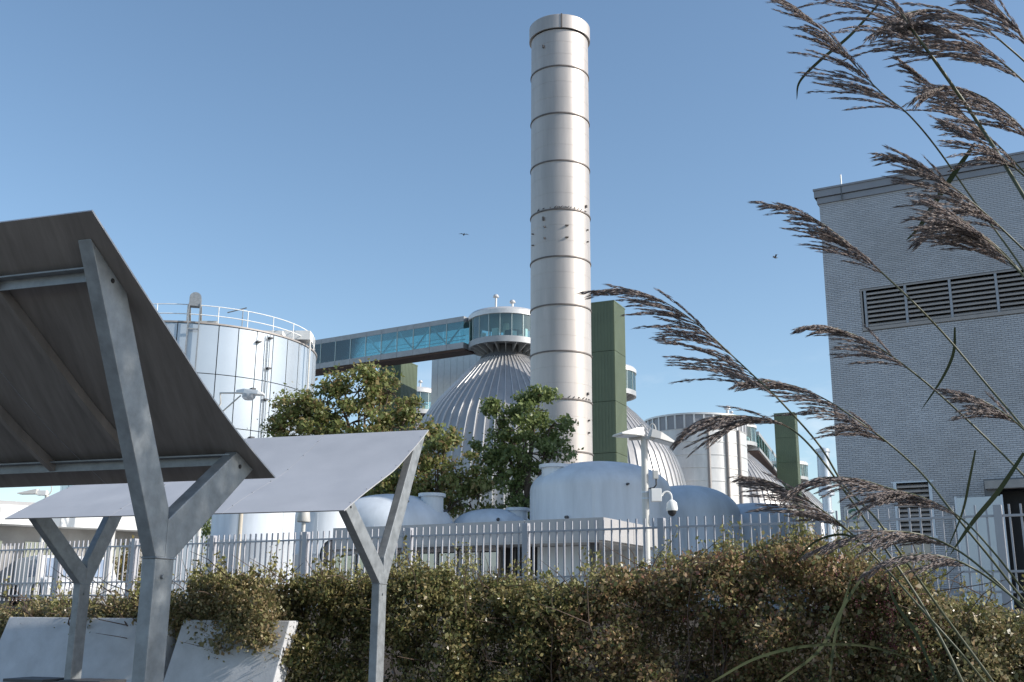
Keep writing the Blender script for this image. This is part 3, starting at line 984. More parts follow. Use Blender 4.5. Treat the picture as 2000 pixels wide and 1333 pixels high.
mb = MB().box((SX + (SR + 0.05) * math.cos(hb), SY + (SR + 0.05) * math.sin(hb), (bz + St) / 2), 0.3, 0.35, St - bz, (math.cos(hb), math.sin(hb), 0), (-math.sin(hb), math.cos(hb), 0))
po = mb.build("louvre_post", M['rib'], st)
spin_copies(po, [2 * hb * k for k in range(1, NL)])
MB().lathe([(SR + 0.3, St - 0.15), (SR + 0.3, St + 0.2), (SR - 2, St + 0.3), (0.01, St + 0.5)], (SX, SY, 0), 64).build("roof", M['rib'], st, smooth=30)
for a in (-1.50, -1.12, -0.80):
    MB().tube([(SX + (SR + 0.3) * math.cos(a), SY + (SR + 0.3) * math.sin(a), TERRACE), (SX + (SR + 0.3) * math.cos(a), SY + (SR + 0.3) * math.sin(a), bz)], 0.26, 8).build("downpipe", M['louvre'], st)
a = -1.2
MB().lathe([(0.3, 0), (0.3, 1.6), (0.65, 1.6), (0.6, 2.1), (0.01, 2.4)], (SX + 5.6, SY - 5, St + 0.2), 10).build("vent", M['rib'], st)
a = -1.62
for k in range(7):
    z = TERRACE + 5 + k * 2.6
    MB().box((SX + (SR + 0.2) * math.cos(a), SY + (SR + 0.2) * math.sin(a), z), 1.3, 0.3, 1.3, (-math.sin(a), math.cos(a), 0), (math.cos(a), math.sin(a), 0)).build("access_hatch", M['cladding'], st)

# ------------------------------------------------------------------ white domed vessels
def vessel(label, px, hw, py_top, py_sh, Y, nozzle=None, extra=()):
    """domed vertical vessel: px centre, half width, dome top and shoulder rows of the photograph"""
    p = at(px, py_sh, Y)
    r = hw / F_PX * float(np.dot(p - CAM, FWD))
    x0 = float(p[0])
    zs_ = float(at(px, py_sh, Y)[2])
    zt_ = float(at(px, py_top, Y)[2]) + 0.02
    o = thing("white_vessel", label, "vessel", (x0, Y, TERRACE), "white domed vessels behind the fence")
    hd = zt_ - zs_
    pr = [(r, TERRACE), (r, zs_ - (zs_ - TERRACE) * 0.45), (r + 0.015, zs_ - (zs_ - TERRACE) * 0.45 + 0.02), (r + 0.015, zs_ - (zs_ - TERRACE) * 0.45 + 0.1), (r, zs_ - (zs_ - TERRACE) * 0.45 + 0.12), (r, zs_)]
    for a in np.linspace(0, math.pi / 2, 16)[1:]:
        pr.append((r * math.cos(a) ** 0.88 if a < math.pi / 2 - 1e-6 else 0.005, zs_ + hd * math.sin(a)))
    MB().lathe(pr, (x0, Y, 0), 72).build("shell", M['frp'], o, smooth=45)
    if nozzle:
        npx0, npx1, npy = nozzle
        q = at((npx0 + npx1) / 2, npy, Y - r * 0.35)
        nr = (npx1 - npx0) / 2 / F_PX * float(np.dot(q - CAM, FWD))
        MB().lathe([(nr * 0.93, zs_), (nr * 0.93, q[2] - 0.12), (nr * 1.12, q[2] - 0.12), (nr * 1.12, q[2]), (0.01, q[2] + 0.03)], (float(q[0]), float(q[1]), 0), 32).build("nozzle", M['frp'], o, smooth=30)
    for a in np.linspace(0, 2 * math.pi, 7)[:-1]:       # vertical laminate seams
        ca, sa = math.cos(a + 0.35), math.sin(a + 0.35)
        MB().box((x0 + (r + 0.002) * ca, Y + (r + 0.002) * sa, (TERRACE + zs_) / 2), 0.014, 0.09, zs_ - TERRACE - 0.05, (ca, sa, 0), (-sa, ca, 0)).build("seam_strip", M['frp'], o)
    for (ex, ey, es) in extra:
        d = ray(ex, ey)
        ox, oy = CAM[0] - x0, CAM[1] - Y
        A, B, Cc = d[0] ** 2 + d[1] ** 2, 2 * (ox * d[0] + oy * d[1]), ox * ox + oy * oy - r * r
        disc = B * B - 4 * A * Cc
        if disc > 0:
            t = (-B - math.sqrt(disc)) / (2 * A)
            q = CAM + d * t
            nn = unit((q[0] - x0, q[1] - Y, 0))
            MB().tube([q - nn * 0.02, q + nn * 0.14], [es, es * 0.7], 10).build("lifting_lug", M['darkmetal'], o)
    return o
vessel("large white domed vessel with a round top nozzle right of the green poplar", 1172, 137, 906, 962, 40, (1056, 1112, 909), [(1225, 946, 0.05), (1108, 1011, 0.07)])
vessel("white domed vessel behind the second canopy with a nozzle near its right end", 765, 122, 968, 1034, 42, (820, 868, 965), [(796, 980, 0.05), (868, 998, 0.05)])
vessel("low white domed vessel between the two larger ones with a flat nozzle", 962, 78, 996, 1030, 43, (990, 1032, 993), [(973, 1015, 0.07)])
vessel("white domed vessel in shade right of the double headed lamp post", 1338, 106, 951, 1008, 43)
vessel("lowest white domed vessel in shade toward the brick building", 1472, 98, 985, 1035, 45)
silo = vessel("bright sunlit white cylinder vessel under the second canopy", 505, 84, 930, 960, 40)
vessel("bluish shaded white vessel with a black manhole left of the windowed shed", 640, 62, 985, 1006, 36)
# manhole on that vessel
q = at(655, 1083, 33.9)
mh = thing("manhole_cover", "black round manhole cover on the shaded white vessel behind the fence", "hatch", q)
MB().tube([q + np.array([0, 0.5, 0]), q + np.array([0.02, -0.04, 0])], [0.50, 0.50], 24).build("disc", M['black'], mh)
MB().tube([q + np.array([0.01, -0.03, 0]), q + np.array([0.02, -0.09, 0])], [0.44, 0.40], 24).build("lid", M['darkmetal'], mh)

# ------------------------------------------------------------------ grey shed with windows
SD0 = at(1168, 1011, 24.0)
sd = np.array([-0.871, 0.4915, 0])     # along the long front, away from the corner
sn = np.array([-0.4915, -0.871, 0])
sc_ = np.array([SD0[0], SD0[1], 0])
zt_, zb2 = float(SD0[2]), float(at(1140, 1056, 24.2)[2])
shed = thing("equipment_shed", "low gray flat roofed shed with windows behind the fence posts", "building", (*(sc_ + sd * 4 - sn * 1.5)[:2], TERRACE))
def sbox(u0, u1, z0, z1, o0, o1, nm, m, bevel=0):
    c = sc_ + sd * (u0 + u1) / 2 + sn * (o0 + o1) / 2
    return MB().box((c[0], c[1], (z0 + z1) / 2), u1 - u0, o1 - o0, z1 - z0, sd, sn, (0, 0, 1)).build(nm, m, shed, bevel=bevel)
SL, SDp = float(np.dot(on_plane(650, 1040, sc_, sn) - sc_, sd)), 3.4
for k in range(4):
    sbox(k * SL / 4 + 0.008, (k + 1) * SL / 4 - 0.008, zb2, zt_, -0.2, 0, "fascia_panel", M['grayclad'])
c = sc_ - sn * SDp / 2
for k in range(2):
    c = sc_ - sn * (SDp * (k + 0.5) / 2)
    MB().box((c[0] - sd[0] * 0.05, c[1] - sd[1] * 0.05, (zb2 + zt_) / 2), 0.16, SDp / 2 - 0.02, zt_ - zb2, sd, sn, (0, 0, 1)).build("fascia_panel", M['grayclad'], shed)
sbox(0.0, SL, zt_ - 0.15, zt_ - 0.05, -SDp, -0.21, "roof", M['grayclad'])
sbox(0.0, SL, zb2 - 0.04, zb2, -SDp, -0.01, "soffit", M['grayclad'])
sbox(0.3, SL, TERRACE, zb2 - 0.04, -SDp, -SDp + 0.15, "back_wall", M['frp'])
def su_of(px, py, off):
    p = on_plane(px, py, sc_ + sn * off, sn)
    return float(np.dot(p - sc_, sd))
OFF = -0.9
# glazed bays
for (xa, xb) in [(976, 898), (895, 815), (812, 745), (742, 650)]:
    u0, u1 = su_of(xa, 1090, OFF), su_of(xb, 1090, OFF)
    wf = MB()
    for q_ in [(u0, u1, TERRACE, TERRACE + 0.25), (u0, u1, zb2 - 0.12, zb2 - 0.04), (u0, u0 + 0.06, TERRACE, zb2 - 0.04), (u1 - 0.06, u1, TERRACE, zb2 - 0.04), ((u0 + u1) / 2 - 0.02, (u0 + u1) / 2 + 0.02, TERRACE + 0.25, zb2 - 0.12)]:
        c = sc_ + sd * (q_[0] + q_[1]) / 2 + sn * OFF
        wf.box((c[0], c[1], (q_[2] + q_[3]) / 2), q_[1] - q_[0], 0.09, q_[3] - q_[2], sd, sn, (0, 0, 1))
    w = wf.build("window", M['grayclad'], shed)
    c = sc_ + sd * (u0 + u1) / 2 + sn * (OFF - 0.01)
    MB().box((c[0], c[1], (TERRACE + zb2) / 2), u1 - u0 - 0.1, 0.012, zb2 - TERRACE - 0.3, sd, sn, (0, 0, 1)).build("pane", M['glass'], w)
    c = sc_ + sd * (u0 + u1) / 2 + sn * (OFF - 0.09)
    MB().box((c[0], c[1], zb2 - 0.12 - 0.33), u1 - u0 - 0.16, 0.02, 0.62, sd, sn, (0, 0, 1)).build("blind", M['beige'], w)
u0, u1 = su_of(1045, 1085, OFF), su_of(980, 1085, OFF)
sbox(u0, u1, TERRACE, zb2 - 0.05, OFF - 0.3, OFF - 0.2, "doorway", M['black'])
for px in (1002, 1023):
    u = su_of(px, 1085, OFF)
    sbox(u - 0.02, u + 0.02, TERRACE, zb2 - 0.05, OFF - 0.15, OFF - 0.1, "door_rail", M['darkmetal'])
u0, u1 = su_of(1160, 1085, OFF), su_of(1046, 1085, OFF)
sbox(u0, u1, TERRACE, zb2 - 0.05, OFF - 0.25, OFF - 0.1, "wall", M['frp'])
u = su_of(1158, 1085, -0.3)
sbox(u - 0.07, u + 0.07, TERRACE, zb2, -0.5, -0.3, "column", M['darkmetal'])

# ------------------------------------------------------------------ fence
fence = thing("bar_fence", "gray steel bar fence with square posts running behind the hedge", "fence", (*FP[:2], TERRACE))
ZB, ZR1, ZR2, ZR3 = 3.095, 2.945, 2.215, 1.95
def f_t(px):
    k = (px - 1000) / (F_PX / math.cos(PITCH))
    return (k * FP[1] - FP[0]) / (FD[0] - k * FD[1])
posts = sorted([f_t(q) for q in (108, 255, 410, 594, 799, 1031, 1301, 1612, 1975)])
posts = [posts[0] - 4.8, posts[0] - 2.4] + posts + [posts[-1] + 2.4]
pz = (0.0, 1.55)
pp = FP + FD * posts[0]
ft = np.array([-FD[1], FD[0], 0])
pm = MB().box((pp[0], pp[1], (1.5 + 3.09) / 2), 0.105, 0.105, 3.09 - 1.5, FD, ft).build("post", M['fence'], fence, bevel=0.008)
for t in posts[1:]:
    c = pm.copy()
    COL.objects.link(c)
    c.parent = fence
    c.location = Vector(FD * (t - posts[0]))
for i in range(len(posts) - 1):
    a, b2 = FP + FD * (posts[i] + 0.055), FP + FD * (posts[i + 1] - 0.055)
    for z in (ZR1, ZR2, ZR3):
        MB().beam((a[0], a[1], z), (b2[0], b2[1], z), 0.045, 0.03).build("rail", M['fence'], fence)
b0 = FP.copy()
bar = MB().box((b0[0], b0[1], (1.84 + ZB) / 2), 0.025, 0.025, ZB - 1.84, FD, ft).build("bar", M['fence'], fence)
first = True
for i in range(len(posts) - 1):
    n = int(round((posts[i + 1] - posts[i]) / 0.14))
    for k in range(1, n):
        t = posts[i] + (posts[i + 1] - posts[i]) * k / n
        if first:
            bar.location = Vector(FD * t)
            first = False
            continue
        c = bar.copy()
        COL.objects.link(c)
        c.parent = fence
        c.location = Vector(FD * t)

# ------------------------------------------------------------------ poles and lamps in the yard
def pole_thing(name, label, cat, px, Y, py_top, r, m):
    p = at(px, py_top, Y)
    o = thing(name, label, cat, (p[0], p[1], TERRACE))
    MB().tube([(p[0], p[1], TERRACE), (p[0], p[1], p[2])], r, 12).build("pole", m, o, smooth=40)
    return o, p
# twin floodlight post
LY = 21.0
lp, p = pole_thing("floodlight_post", "beige lamp post with two flat floodlight heads, boxes and a camera beside the fence", "lamp post", 1258, LY, 858, 0.068, M['lampbody'])
k = LY / F_PX / math.cos(PITCH) * 1.02          # metres per photo pixel there
X, Z = np.array([1.0, 0, 0]), np.array([0, 0, 1.0])
arm_d = unit((0.93, -0.36, 0))
def lamp_head(c, dirv, w, l, nm="lamp_head"):
    dirv = unit(dirv)
    s = unit(np.cross(dirv, (0, 0, 1)))
    up = np.cross(s, dirv)
    mb = MB()
    V = []
    for (u, hw, zt2, zb3) in [(0.0, w * 0.5, 0.17, 0.0), (0.35, w * 0.62, 0.15, 0.0), (1.0, w * 0.62, 0.035, 0.0)]:
        for sx in (-1, 1):
            V.append(c + dirv * l * u + s * hw * sx + up * 0)
            V.append(c + dirv * l * u + s * hw * sx * 0.8 + up * zt2)
    mb.add(V, [(0, 1, 3, 2), (8, 10, 11, 9), (0, 4, 5, 1), (4, 8, 9, 5), (2, 3, 7, 6), (6, 7, 11, 10), (1, 5, 7, 3), (5, 9, 11, 7), (0, 2, 6, 4), (4, 6, 10, 8)])
    h_ = mb.build(nm, M['lampbody'], lp)
    q = c + dirv * l * 0.55 - up * 0.008
    MB().box(q, l * 0.7, w * 0.95, 0.012, dirv, s, up).build("lens", M['alu'], h_)
hc = np.array([p[0], p[1], p[2] + 0.02])
MB().beam(hc - arm_d * 0.3, hc + arm_d * 0.35, 0.08, 0.06).build("cross_arm", M['lampbody'], lp)
lamp_head(hc - arm_d * 0.08 + Z * 0.03, (-0.9, -0.42, -0.02), 0.34, 0.52)
lamp_head(hc + arm_d * 0.10 - Z * 0.0, (0.83, 0.1, -0.22), 0.34, 0.52)
for s, x in ((-1, -0.03), (1, 0.17)):
    c0_ = hc + arm_d * x + Z * 0.02
    MB().tube([c0_ + arm_d * (s * 0.0 - 0.07 * math.cos(a) * 1.0) + Z * (0.13 + 0.13 * math.sin(a)) for a in np.linspace(0, math.pi, 10)] + [c0_ + arm_d * 0.075], 0.014, 6).build("conduit_loop", M['lampbody'], lp)
MB().box((p[0] + 0.20, p[1] - 0.05, at(1258, 928, LY)[2]), 0.10, 0.10, 0.17).build("junction_box", M['lampbody'], lp, bevel=0.008)
zc_ = float(at(1258, 928, LY)[2])
MB().tube([(p[0] + 0.21, p[1] - 0.05, zc_ - 0.08), (p[0] + 0.21, p[1] - 0.05, zc_ - 0.2), (p[0] + 0.16, p[1] - 0.05, zc_ - 0.26), (p[0] + 0.07, p[1] - 0.04, zc_ - 0.27)], 0.016, 6).build("cable", M['black'], lp)
zc_ = float(at(1258, 968, LY)[2])
MB().box((p[0] + 0.20, p[1] - 0.06, zc_), 0.20, 0.15, 0.25).build("junction_box", M['whitepaint'], lp, bevel=0.01)
for dzz in (-0.06, 0.06):
    MB().lathe([(0.07, -0.015), (0.078, -0.015), (0.078, 0.015), (0.07, 0.015)], (p[0], p[1], zc_ + dzz), 14).build("pole_clamp", M['alu'], lp)
g0 = np.array([p[0] + 0.27, p[1] - 0.07, zc_ - 0.03])
arc = [g0] + [g0 + np.array([0.05, 0, 0.0]) + np.array([0.09 - 0.09 * math.cos(a) * 1.0, 0, 0.10 * math.sin(a)]) for a in np.linspace(0.3, math.pi, 9)] + [g0 + np.array([0.23, 0, -0.07])]
MB().tube(arc, 0.018, 8).build("gooseneck", M['whitepaint'], lp, smooth=60)
cc = g0 + np.array([0.23, 0, -0.07])
cm = MB().lathe([(0.01, 0.02), (0.05, 0.0), (0.10, -0.05), (0.115, -0.16), (0.105, -0.20), (0.02, -0.2)], cc, 20).build("camera_housing", M['whitepaint'], lp, smooth=50)
MB().lathe([(0.085, -0.2), (0.08, -0.25), (0.05, -0.29), (0.01, -0.31)], cc, 20).build("camera_dome", M['black'], cm, smooth=50)
# street lamp at the left (arm comes out from behind the near canopy)
QY = 30.0
sl_, p = pole_thing("street_lamp", "pale street lamp with curved arm in front of the panelled tank", "street lamp", 404, QY, 835, 0.07, M['lampbody'])
e1, e2 = at(468, 768, QY - 0.6), at(476, 772, QY - 0.6)
MB().tube([p - Z * 0.05, p * 0.6 + e1 * 0.4 + Z * 0.30, at(430, 768, QY - 0.3), e1], 0.025, 8).build("arm", M['lampbody'], sl_, smooth=60)
MB().tube([p - Z * 0.5, at(436, 803, QY - 0.3), at(470, 773, QY - 0.6)], 0.022, 8).build("arm_strut", M['lampbody'], sl_, smooth=60)
hb_ = MB()
hp0, hp1 = at(462, 766, QY - 0.6), at(516, 771, QY - 0.9)
V = []
for u, w_, h1, h0 in [(0, 0.08, 0.05, -0.03), (0.3, 0.15, 0.10, -0.04), (0.8, 0.17, 0.09, -0.03), (1, 0.12, 0.03, -0.02)]:
    q = hp0 * (1 - u) + hp1 * u
    V += [q + np.array([0, -w_, h0]), q + np.array([0, w_, h0]), q + np.array([0, w_ * 0.7, h1]), q + np.array([0, -w_ * 0.7, h1])]
Fc = [(0, 1, 2, 3), (12, 15, 14, 13)]
for i in range(3):
    for j in range(4):
        a_, b_ = i * 4 + j, i * 4 + (j + 1) % 4
        Fc.append((a_, a_ + 4, b_ + 4, b_))
hd = hb_.add(V, Fc).build("lamp_head", M['whitepaint'], sl_, bevel=0.01)
q = hp0 * 0.55 + hp1 * 0.45
MB().lathe([(0.19, -0.04), (0.18, -0.13), (0.12, -0.19), (0.01, -0.21)], q, 18).build("lamp_bowl", M['alu'], hd, smooth=50)
# thin poles by the fence at the left
pole_thing("utility_pole", "slim pale pole with square top left of the near canopy column", "pole", 224, 24.4, 985, 0.075, M['lampbody'])
pole_thing("utility_pole", "thin beige pole in front of the sunlit white vessel", "pole", 474, 24.0, 960, 0.05, M['beige'])
o, p = pole_thing("bollard_lamp", "short lamp with drum head standing on the fence line under the second canopy", "lamp", 593, 20.6, 1022, 0.04, M['lampbody'])
q = at(593, 1018, 20.6)
MB().lathe([(0.12, -0.02), (0.13, 0.0), (0.11, 0.16), (0.11, 0.42), (0.01, 0.46)], q, 18).build("lamp_drum", M['lampbody'], o, smooth=40)
# vent pipe by the brick building
PY = 33.0
p = at(1605, 880, PY)
vp = thing("vent_pipe", "steel vent pipe with flange beside the corner of the brick building", "pipe", (p[0], p[1], TERRACE))
kz = lambda py: float(at(1606, py, PY)[2])
MB().lathe([(0.14, TERRACE), (0.14, kz(968))], (p[0] + 0.06, p[1], 0), 16).build("lower_pipe", M['alu'], vp, smooth=40)
MB().lathe([(0.14, kz(968)), (0.24, kz(968)), (0.24, kz(962)), (0.2, kz(961))], (p[0] + 0.06, p[1], 0), 20).build("flange", M['alu'], vp, smooth=30)
MB().lathe([(0.2, kz(961)), (0.19, kz(885)), (0.22, kz(884)), (0.22, kz(878)), (0.01, kz(874))], (p[0] + 0.03, p[1], 0), 18).build("upper_pipe", M['alu'], vp, smooth=40)
MB().lathe([(0.14, kz(1002)), (0.2, kz(1002)), (0.2, kz(998)), (0.14, kz(997))], (p[0] + 0.06, p[1], 0), 18).build("flange", M['alu'], vp, smooth=30)

# ------------------------------------------------------------------ white roofed building far left, floodlight, van
WY = 30.0
wd = np.array([0.83, 0.56, 0])
wp = at(0, 1004, WY)
wr = thing("flat_roof_building", "low building at far left with a deep white roof edge", "building", (wp[0], wp[1], TERRACE))
wn = np.array([0.56, -0.83, 0])
o_ = np.array([wp[0], wp[1], 0])
zt0, zb0 = float(at(0, 985, WY)[2]), float(at(0, 1023, WY)[2])
for k_ in range(-2, 3):
    c = o_ + wd * (k_ * 1.6 + 0.8) - wn * 2.5
    MB().box((c[0], c[1], (zt0 + zb0) / 2), 1.59, 5.0, zt0 - zb0, wd, wn, (0, 0, 1)).build("roof_edge_panel", M['whitepaint'], wr)
MB().box((*(o_ + wd * 0.8 - wn * 3.2)[:2], zt0 + 0.06), 8.4, 6.2, 0.1, wd, wn, (0, 0, 1)).build("roof", M['grayclad'], wr)
MB().box((*(o_ + wd * 0.5 - wn * 3.0)[:2], (TERRACE + zb0) / 2), 7.6, 4.6, zb0 - TERRACE, wd, wn, (0, 0, 1)).build("wall", M['concrete_dark'], wr)
for k_ in range(4):
    c = o_ + wd * (k_ * 1.7 - 2.0) - wn * 0.68
    MB().box((c[0], c[1], (TERRACE + zb0) / 2 + 0.1), 1.1, 0.06, 1.2, wd, wn, (0, 0, 1)).build("window", M['glass'], wr)
fl, p = pole_thing("floodlight_post", "floodlight on a pole peeking between the two canopies at far left", "lamp post", 92, 26.5, 967, 0.05, M['lampbody'])
c = at(74, 963, 26.5)
a_ = at(38, 964, 26.5)
dv = unit(a_ - c)
mb = MB()
s = np.array([0, 1.0, 0])
V = [c + s * 0.12 - Z * 0.03, c - s * 0.12 - Z * 0.03, c - s * 0.1 + Z * 0.09, c + s * 0.1 + Z * 0.09, a_ + s * 0.14 - Z * 0.02, a_ - s * 0.14 - Z * 0.02, a_ - s * 0.13, a_ + s * 0.13]
mb.add(V, [(0, 1, 2, 3), (4, 7, 6, 5), (0, 4, 5, 1), (1, 5, 6, 2), (2, 6, 7, 3), (3, 7, 4, 0)]).build("lamp_head", M['lampbody'], fl)
MB().box((c + p) / 2 + Z * 0.02, 0.24, 0.16, 0.12).build("ballast_box", M['whitepaint'], fl, bevel=0.01)
MB().tube([p + X * 0.0 + np.array([0.1 * math.sin(t), 0, 0.14 - 0.14 * math.cos(t)]) for t in np.linspace(0, math.pi, 8)], 0.015, 6).build("conduit_loop", M['lampbody'], fl)
# parked van behind the fence at far left
vc = at(62, 1180, 27.5)
vx, vy = unit((0.55, -0.83, 0)), unit((0.83, 0.55, 0))
van = thing("parked_van", "white van with a pale windscreen parked behind the fence at far left", "van", (vc[0], vc[1] + 2.0, TERRACE))
vo = np.array([vc[0], vc[1] + 2.0, TERRACE])
prof = [(-2.4, 0.35), (2.3, 0.35), (2.4, 0.75), (2.3, 1.05), (1.45, 1.2), (0.75, 2.05), (0.5, 2.15), (-2.35, 2.15), (-2.4, 2.0)]
V = [vo + vx * a + Z * b_ * 0.62 - vy * 0.95 for a, b_ in prof]
MB().prism(V, vy * 1.9).build("body", M['whitepaint'], van, bevel=0.05)
ws = [vo + vx * a + Z * b_ * 0.62 + vy * s_ for a, b_, s_ in [(1.49, 1.24, -0.8), (1.49, 1.24, 0.8), (0.83, 2.0, 0.72), (0.83, 2.0, -0.72)]]
MB().prism(ws, unit(vx * 0.76 + Z * 0.65) * 0.02).build("windscreen", M['vanblue'], van)
sw = [vo + vx * a + Z * b_ * 0.62 - vy * 0.955 for a, b_ in [(1.25, 1.25), (0.7, 1.95), (-0.3, 1.95), (-0.3, 1.25)]]
MB().prism(sw, -vy * 0.015).build("side_window", M['vanblue'], van)
for a in (-1.5, 1.5):
    for s_ in (-0.98, 0.98):
        q = vo + vx * a + vy * s_ + Z * 0.3
        w_ = MB().tube([q - vy * 0.1, q + vy * 0.1], 0.3, 20).build("wheel", M['black'], van)
for s_ in (-0.7, 0.7):
    q = vo + vx * 2.36 + vy * s_ + Z * 0.5
    MB().box(q, 0.06, 0.32, 0.14, vx, vy).build("headlight", M['alu'], van)
# grey plant house and gantry behind it
gh = thing("plant_house", "gray boxy plant house rising behind the fence at far left", "building", (*at(42, 1100, 38)[:2], TERRACE))
q = at(42, 1045, 38)
MB().box((q[0], q[1], (TERRACE + q[2]) / 2), 0.95, 2, q[2] - TERRACE, BD, BN).build("wall", M['concrete_dark'], gh)
MB().box((q[0], q[1], q[2] + 0.04), 1.05, 2.1, 0.09, BD, BN).build("roof", M['grayclad'], gh)
MB().tube([(q[0] - 0.35, q[1] - 1, TERRACE), (q[0] - 0.35, q[1] - 1, q[2] + 0.12), (q[0] - 0.75, q[1] - 1, q[2] + 0.16)], 0.04, 6).build("vent_pipe", M['darkmetal'], gh)
gh = thing("plant_house", "mauve gray block under the white roof edge behind the near column", "building", (*at(150, 1100, 42)[:2], TERRACE))
q = at(160, 1028, 42)
MB().box((q[0], q[1], (TERRACE + q[2]) / 2), 2.4, 2, q[2] - TERRACE, BD, BN).build("wall", M['louvre'], gh)
for k_ in range(3):
    c = q + BD * (k_ * 0.7 - 0.7) + BN * 1.01
    MB().box((c[0], c[1], (TERRACE + q[2]) / 2 + 0.3), 0.4, 0.05, 1.6, BD, BN).build("window", M['glass'], gh)

# ------------------------------------------------------------------ canopies
PL2 = at(746, 1200, 12.6)
AZ = np.array([0, 0, 1.0])
def canopy(label, P0, edge_px, joint_px, arms, t_cols, length, over, order):
    """P0: a point of the end plane (normal A_DIR). edge_px: end profile of the sheet, traced then given thickness and length."""
    end = P0 - A_DIR * over
    prof = [on_plane(x_, y_, P0, A_DIR) for x_, y_ in edge_px]
    # resample smoothly
    cz = np.array([[np.dot(q - P0, C_DIR), q[2]] for q in prof])
    base = thing("steel_canopy", label, "canopy", (P0[0] + A_DIR[0] * length / 2, P0[1] + A_DIR[1] * length / 2, 0), "galvanised canopies on forked columns")
    if cz[0, 0] > cz[-1, 0]:
        cz = cz[::-1]
    us = np.linspace(0, 1, 25)
    tt = np.concatenate([[0], np.cumsum(np.linalg.norm(np.diff(cz, axis=0), axis=1))])
    tt /= tt[-1]
    cc_ = np.stack([np.interp(us, tt, cz[:, 0]), np.interp(us, tt, cz[:, 1])], 1)
    for _ in range(3):
        cc_[1:-1] = (cc_[:-2] + 2 * cc_[1:-1] + cc_[2:]) / 4
    nrm = np.stack([-np.gradient(cc_[:, 1]), np.gradient(cc_[:, 0])], 1)
    nrm /= np.linalg.norm(nrm, axis=1, keepdims=True)
    TH = 0.012
    loop = [P0 * [1, 1, 0] - A_DIR * over + C_DIR * a + AZ * b_ for a, b_ in cc_] + [P0 * [1, 1, 0] - A_DIR * over + C_DIR * (a - n0 * TH) + AZ * (b_ - n1 * TH) for (a, b_), (n0, n1) in zip(cc_[::-1], nrm[::-1])]
    # the roof is three sheets butted along the axis
    nsh = 3
    for k_ in range(nsh):
        l0 = (length + 2 * over) * k_ / nsh
        mb = MB()
        n = len(us)
        V = [q + A_DIR * (l0 + 0.002) for q in loop]
        V2 = [q + A_DIR * (l0 + (length + 2 * over) / nsh - 0.002) for q in loop]
        m_ = len(loop)
        mb.add(V + V2, [(i, (i + 1) % m_, (i + 1) % m_ + m_, i + m_) for i in range(m_)] + [(i, i + 1, m_ - 2 - i, m_ - 1 - i) for i in range(n - 1)] + [(i + m_, m_ * 2 - 1 - i, m_ * 2 - 2 - i, i + 1 + m_) for i in range(n - 1)])
        rsh = mb.build("roof_sheet", M['sheet'], base, smooth=30)
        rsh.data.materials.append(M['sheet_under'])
        for pg in rsh.data.polygons:      # underside faces: shade painted in as a darker, brown-streaked colour
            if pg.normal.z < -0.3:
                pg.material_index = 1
    for k_ in range(nsh + 1):       # bolt heads along the sheet joints
        l0 = min(max((length + 2 * over) * k_ / nsh, 0.03), length + 2 * over - 0.03)
        for i in range(2, 24, 4):
            q = P0 * [1, 1, 0] - A_DIR * over + C_DIR * cc_[i, 0] + AZ * cc_[i, 1] + A_DIR * l0
            nv = C_DIR * nrm[i, 0] + AZ * nrm[i, 1]
            MB().tube([q, q + nv * 0.008], 0.007, 6).build("bolt", M['galv'], base)
    def under(c, dz=0.0):
        i = np.interp(c, cc_[:, 0], cc_[:, 1])
        return i + dz
    # purlins along the axis and ribs across, under the sheet
    c0, c1 = cc_[0, 0], cc_[-1, 0]
    B0 = P0 * [1, 1, 0]
    for f_ in (0.12, 0.82) if order > 0 else (0.14, 0.84):
        c = c0 + (c1 - c0) * f_
        z = under(c) - 0.075
        for (w_, h_, dc, dz2) in ((0.075, 0.010, 0, 0.03), (0.010, 0.075, 0.033, 0.0)):
            a0 = B0 + C_DIR * (c + dc) + AZ * (z + dz2 + (0.0 if w_ > h_ else 0.0)) + A_DIR * 0.1
            MB().beam(a0, a0 + A_DIR * (length - 0.1), w_, h_).build("purlin", M['galv'], base)
    for t in np.linspace(0.9, length - 0.4, 5):
        mb = MB()
        V = []
        idx = range(3, 22)
        for i in idx:
            a, b_ = cc_[i]
            V += [B0 + A_DIR * t + C_DIR * a + AZ * (b_ - 0.02), B0 + A_DIR * t + C_DIR * a + AZ * (b_ - 0.095), B0 + A_DIR * (t + 0.05) + C_DIR * a + AZ * (b_ - 0.095), B0 + A_DIR * (t + 0.05) + C_DIR * a + AZ * (b_ - 0.02)]
        Fc = []
        for i in range(len(idx) - 1):
            for j in range(4):
                q0_, q1_ = i * 4 + j, i * 4 + (j + 1) % 4
                Fc.append((q0_, q1_, q1_ + 4, q0_ + 4))
        Fc += [(0, 1, 2, 3), tuple((len(idx) - 1) * 4 + j for j in (3, 2, 1, 0))]
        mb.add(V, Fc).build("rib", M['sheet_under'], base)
    # forked columns
    WA, WC = 0.10, 0.20
    J = on_plane(*joint_px, P0, A_DIR)
    jc, jz = float(np.dot(J - P0, C_DIR)), float(J[2])
    for tcol in t_cols:
        O = B0 + A_DIR * tcol
        col = None
        st_ = [O + C_DIR * (jc - WC / 2), O + C_DIR * (jc + WC / 2), O + C_DIR * (jc + WC / 2) + AZ * (jz - 0.004), O + C_DIR * (jc - WC / 2) + AZ * (jz - 0.004)]
        stem = MB().prism(st_, A_DIR * WA).build("column", M['galv'], base, bevel=0.010)
        wl = [O + C_DIR * (jc + u_ * (WC / 2 + 0.003)) + A_DIR * (WA / 2 + v_ * (WA / 2 + 0.003)) + AZ * (jz - 0.002) for u_, v_ in ((-1, -1), (1, -1), (1, 1), (-1, 1), (-1, -1))]
        MB().tube(wl, 0.006, 6).build("weld_bead", M['galv'], stem)
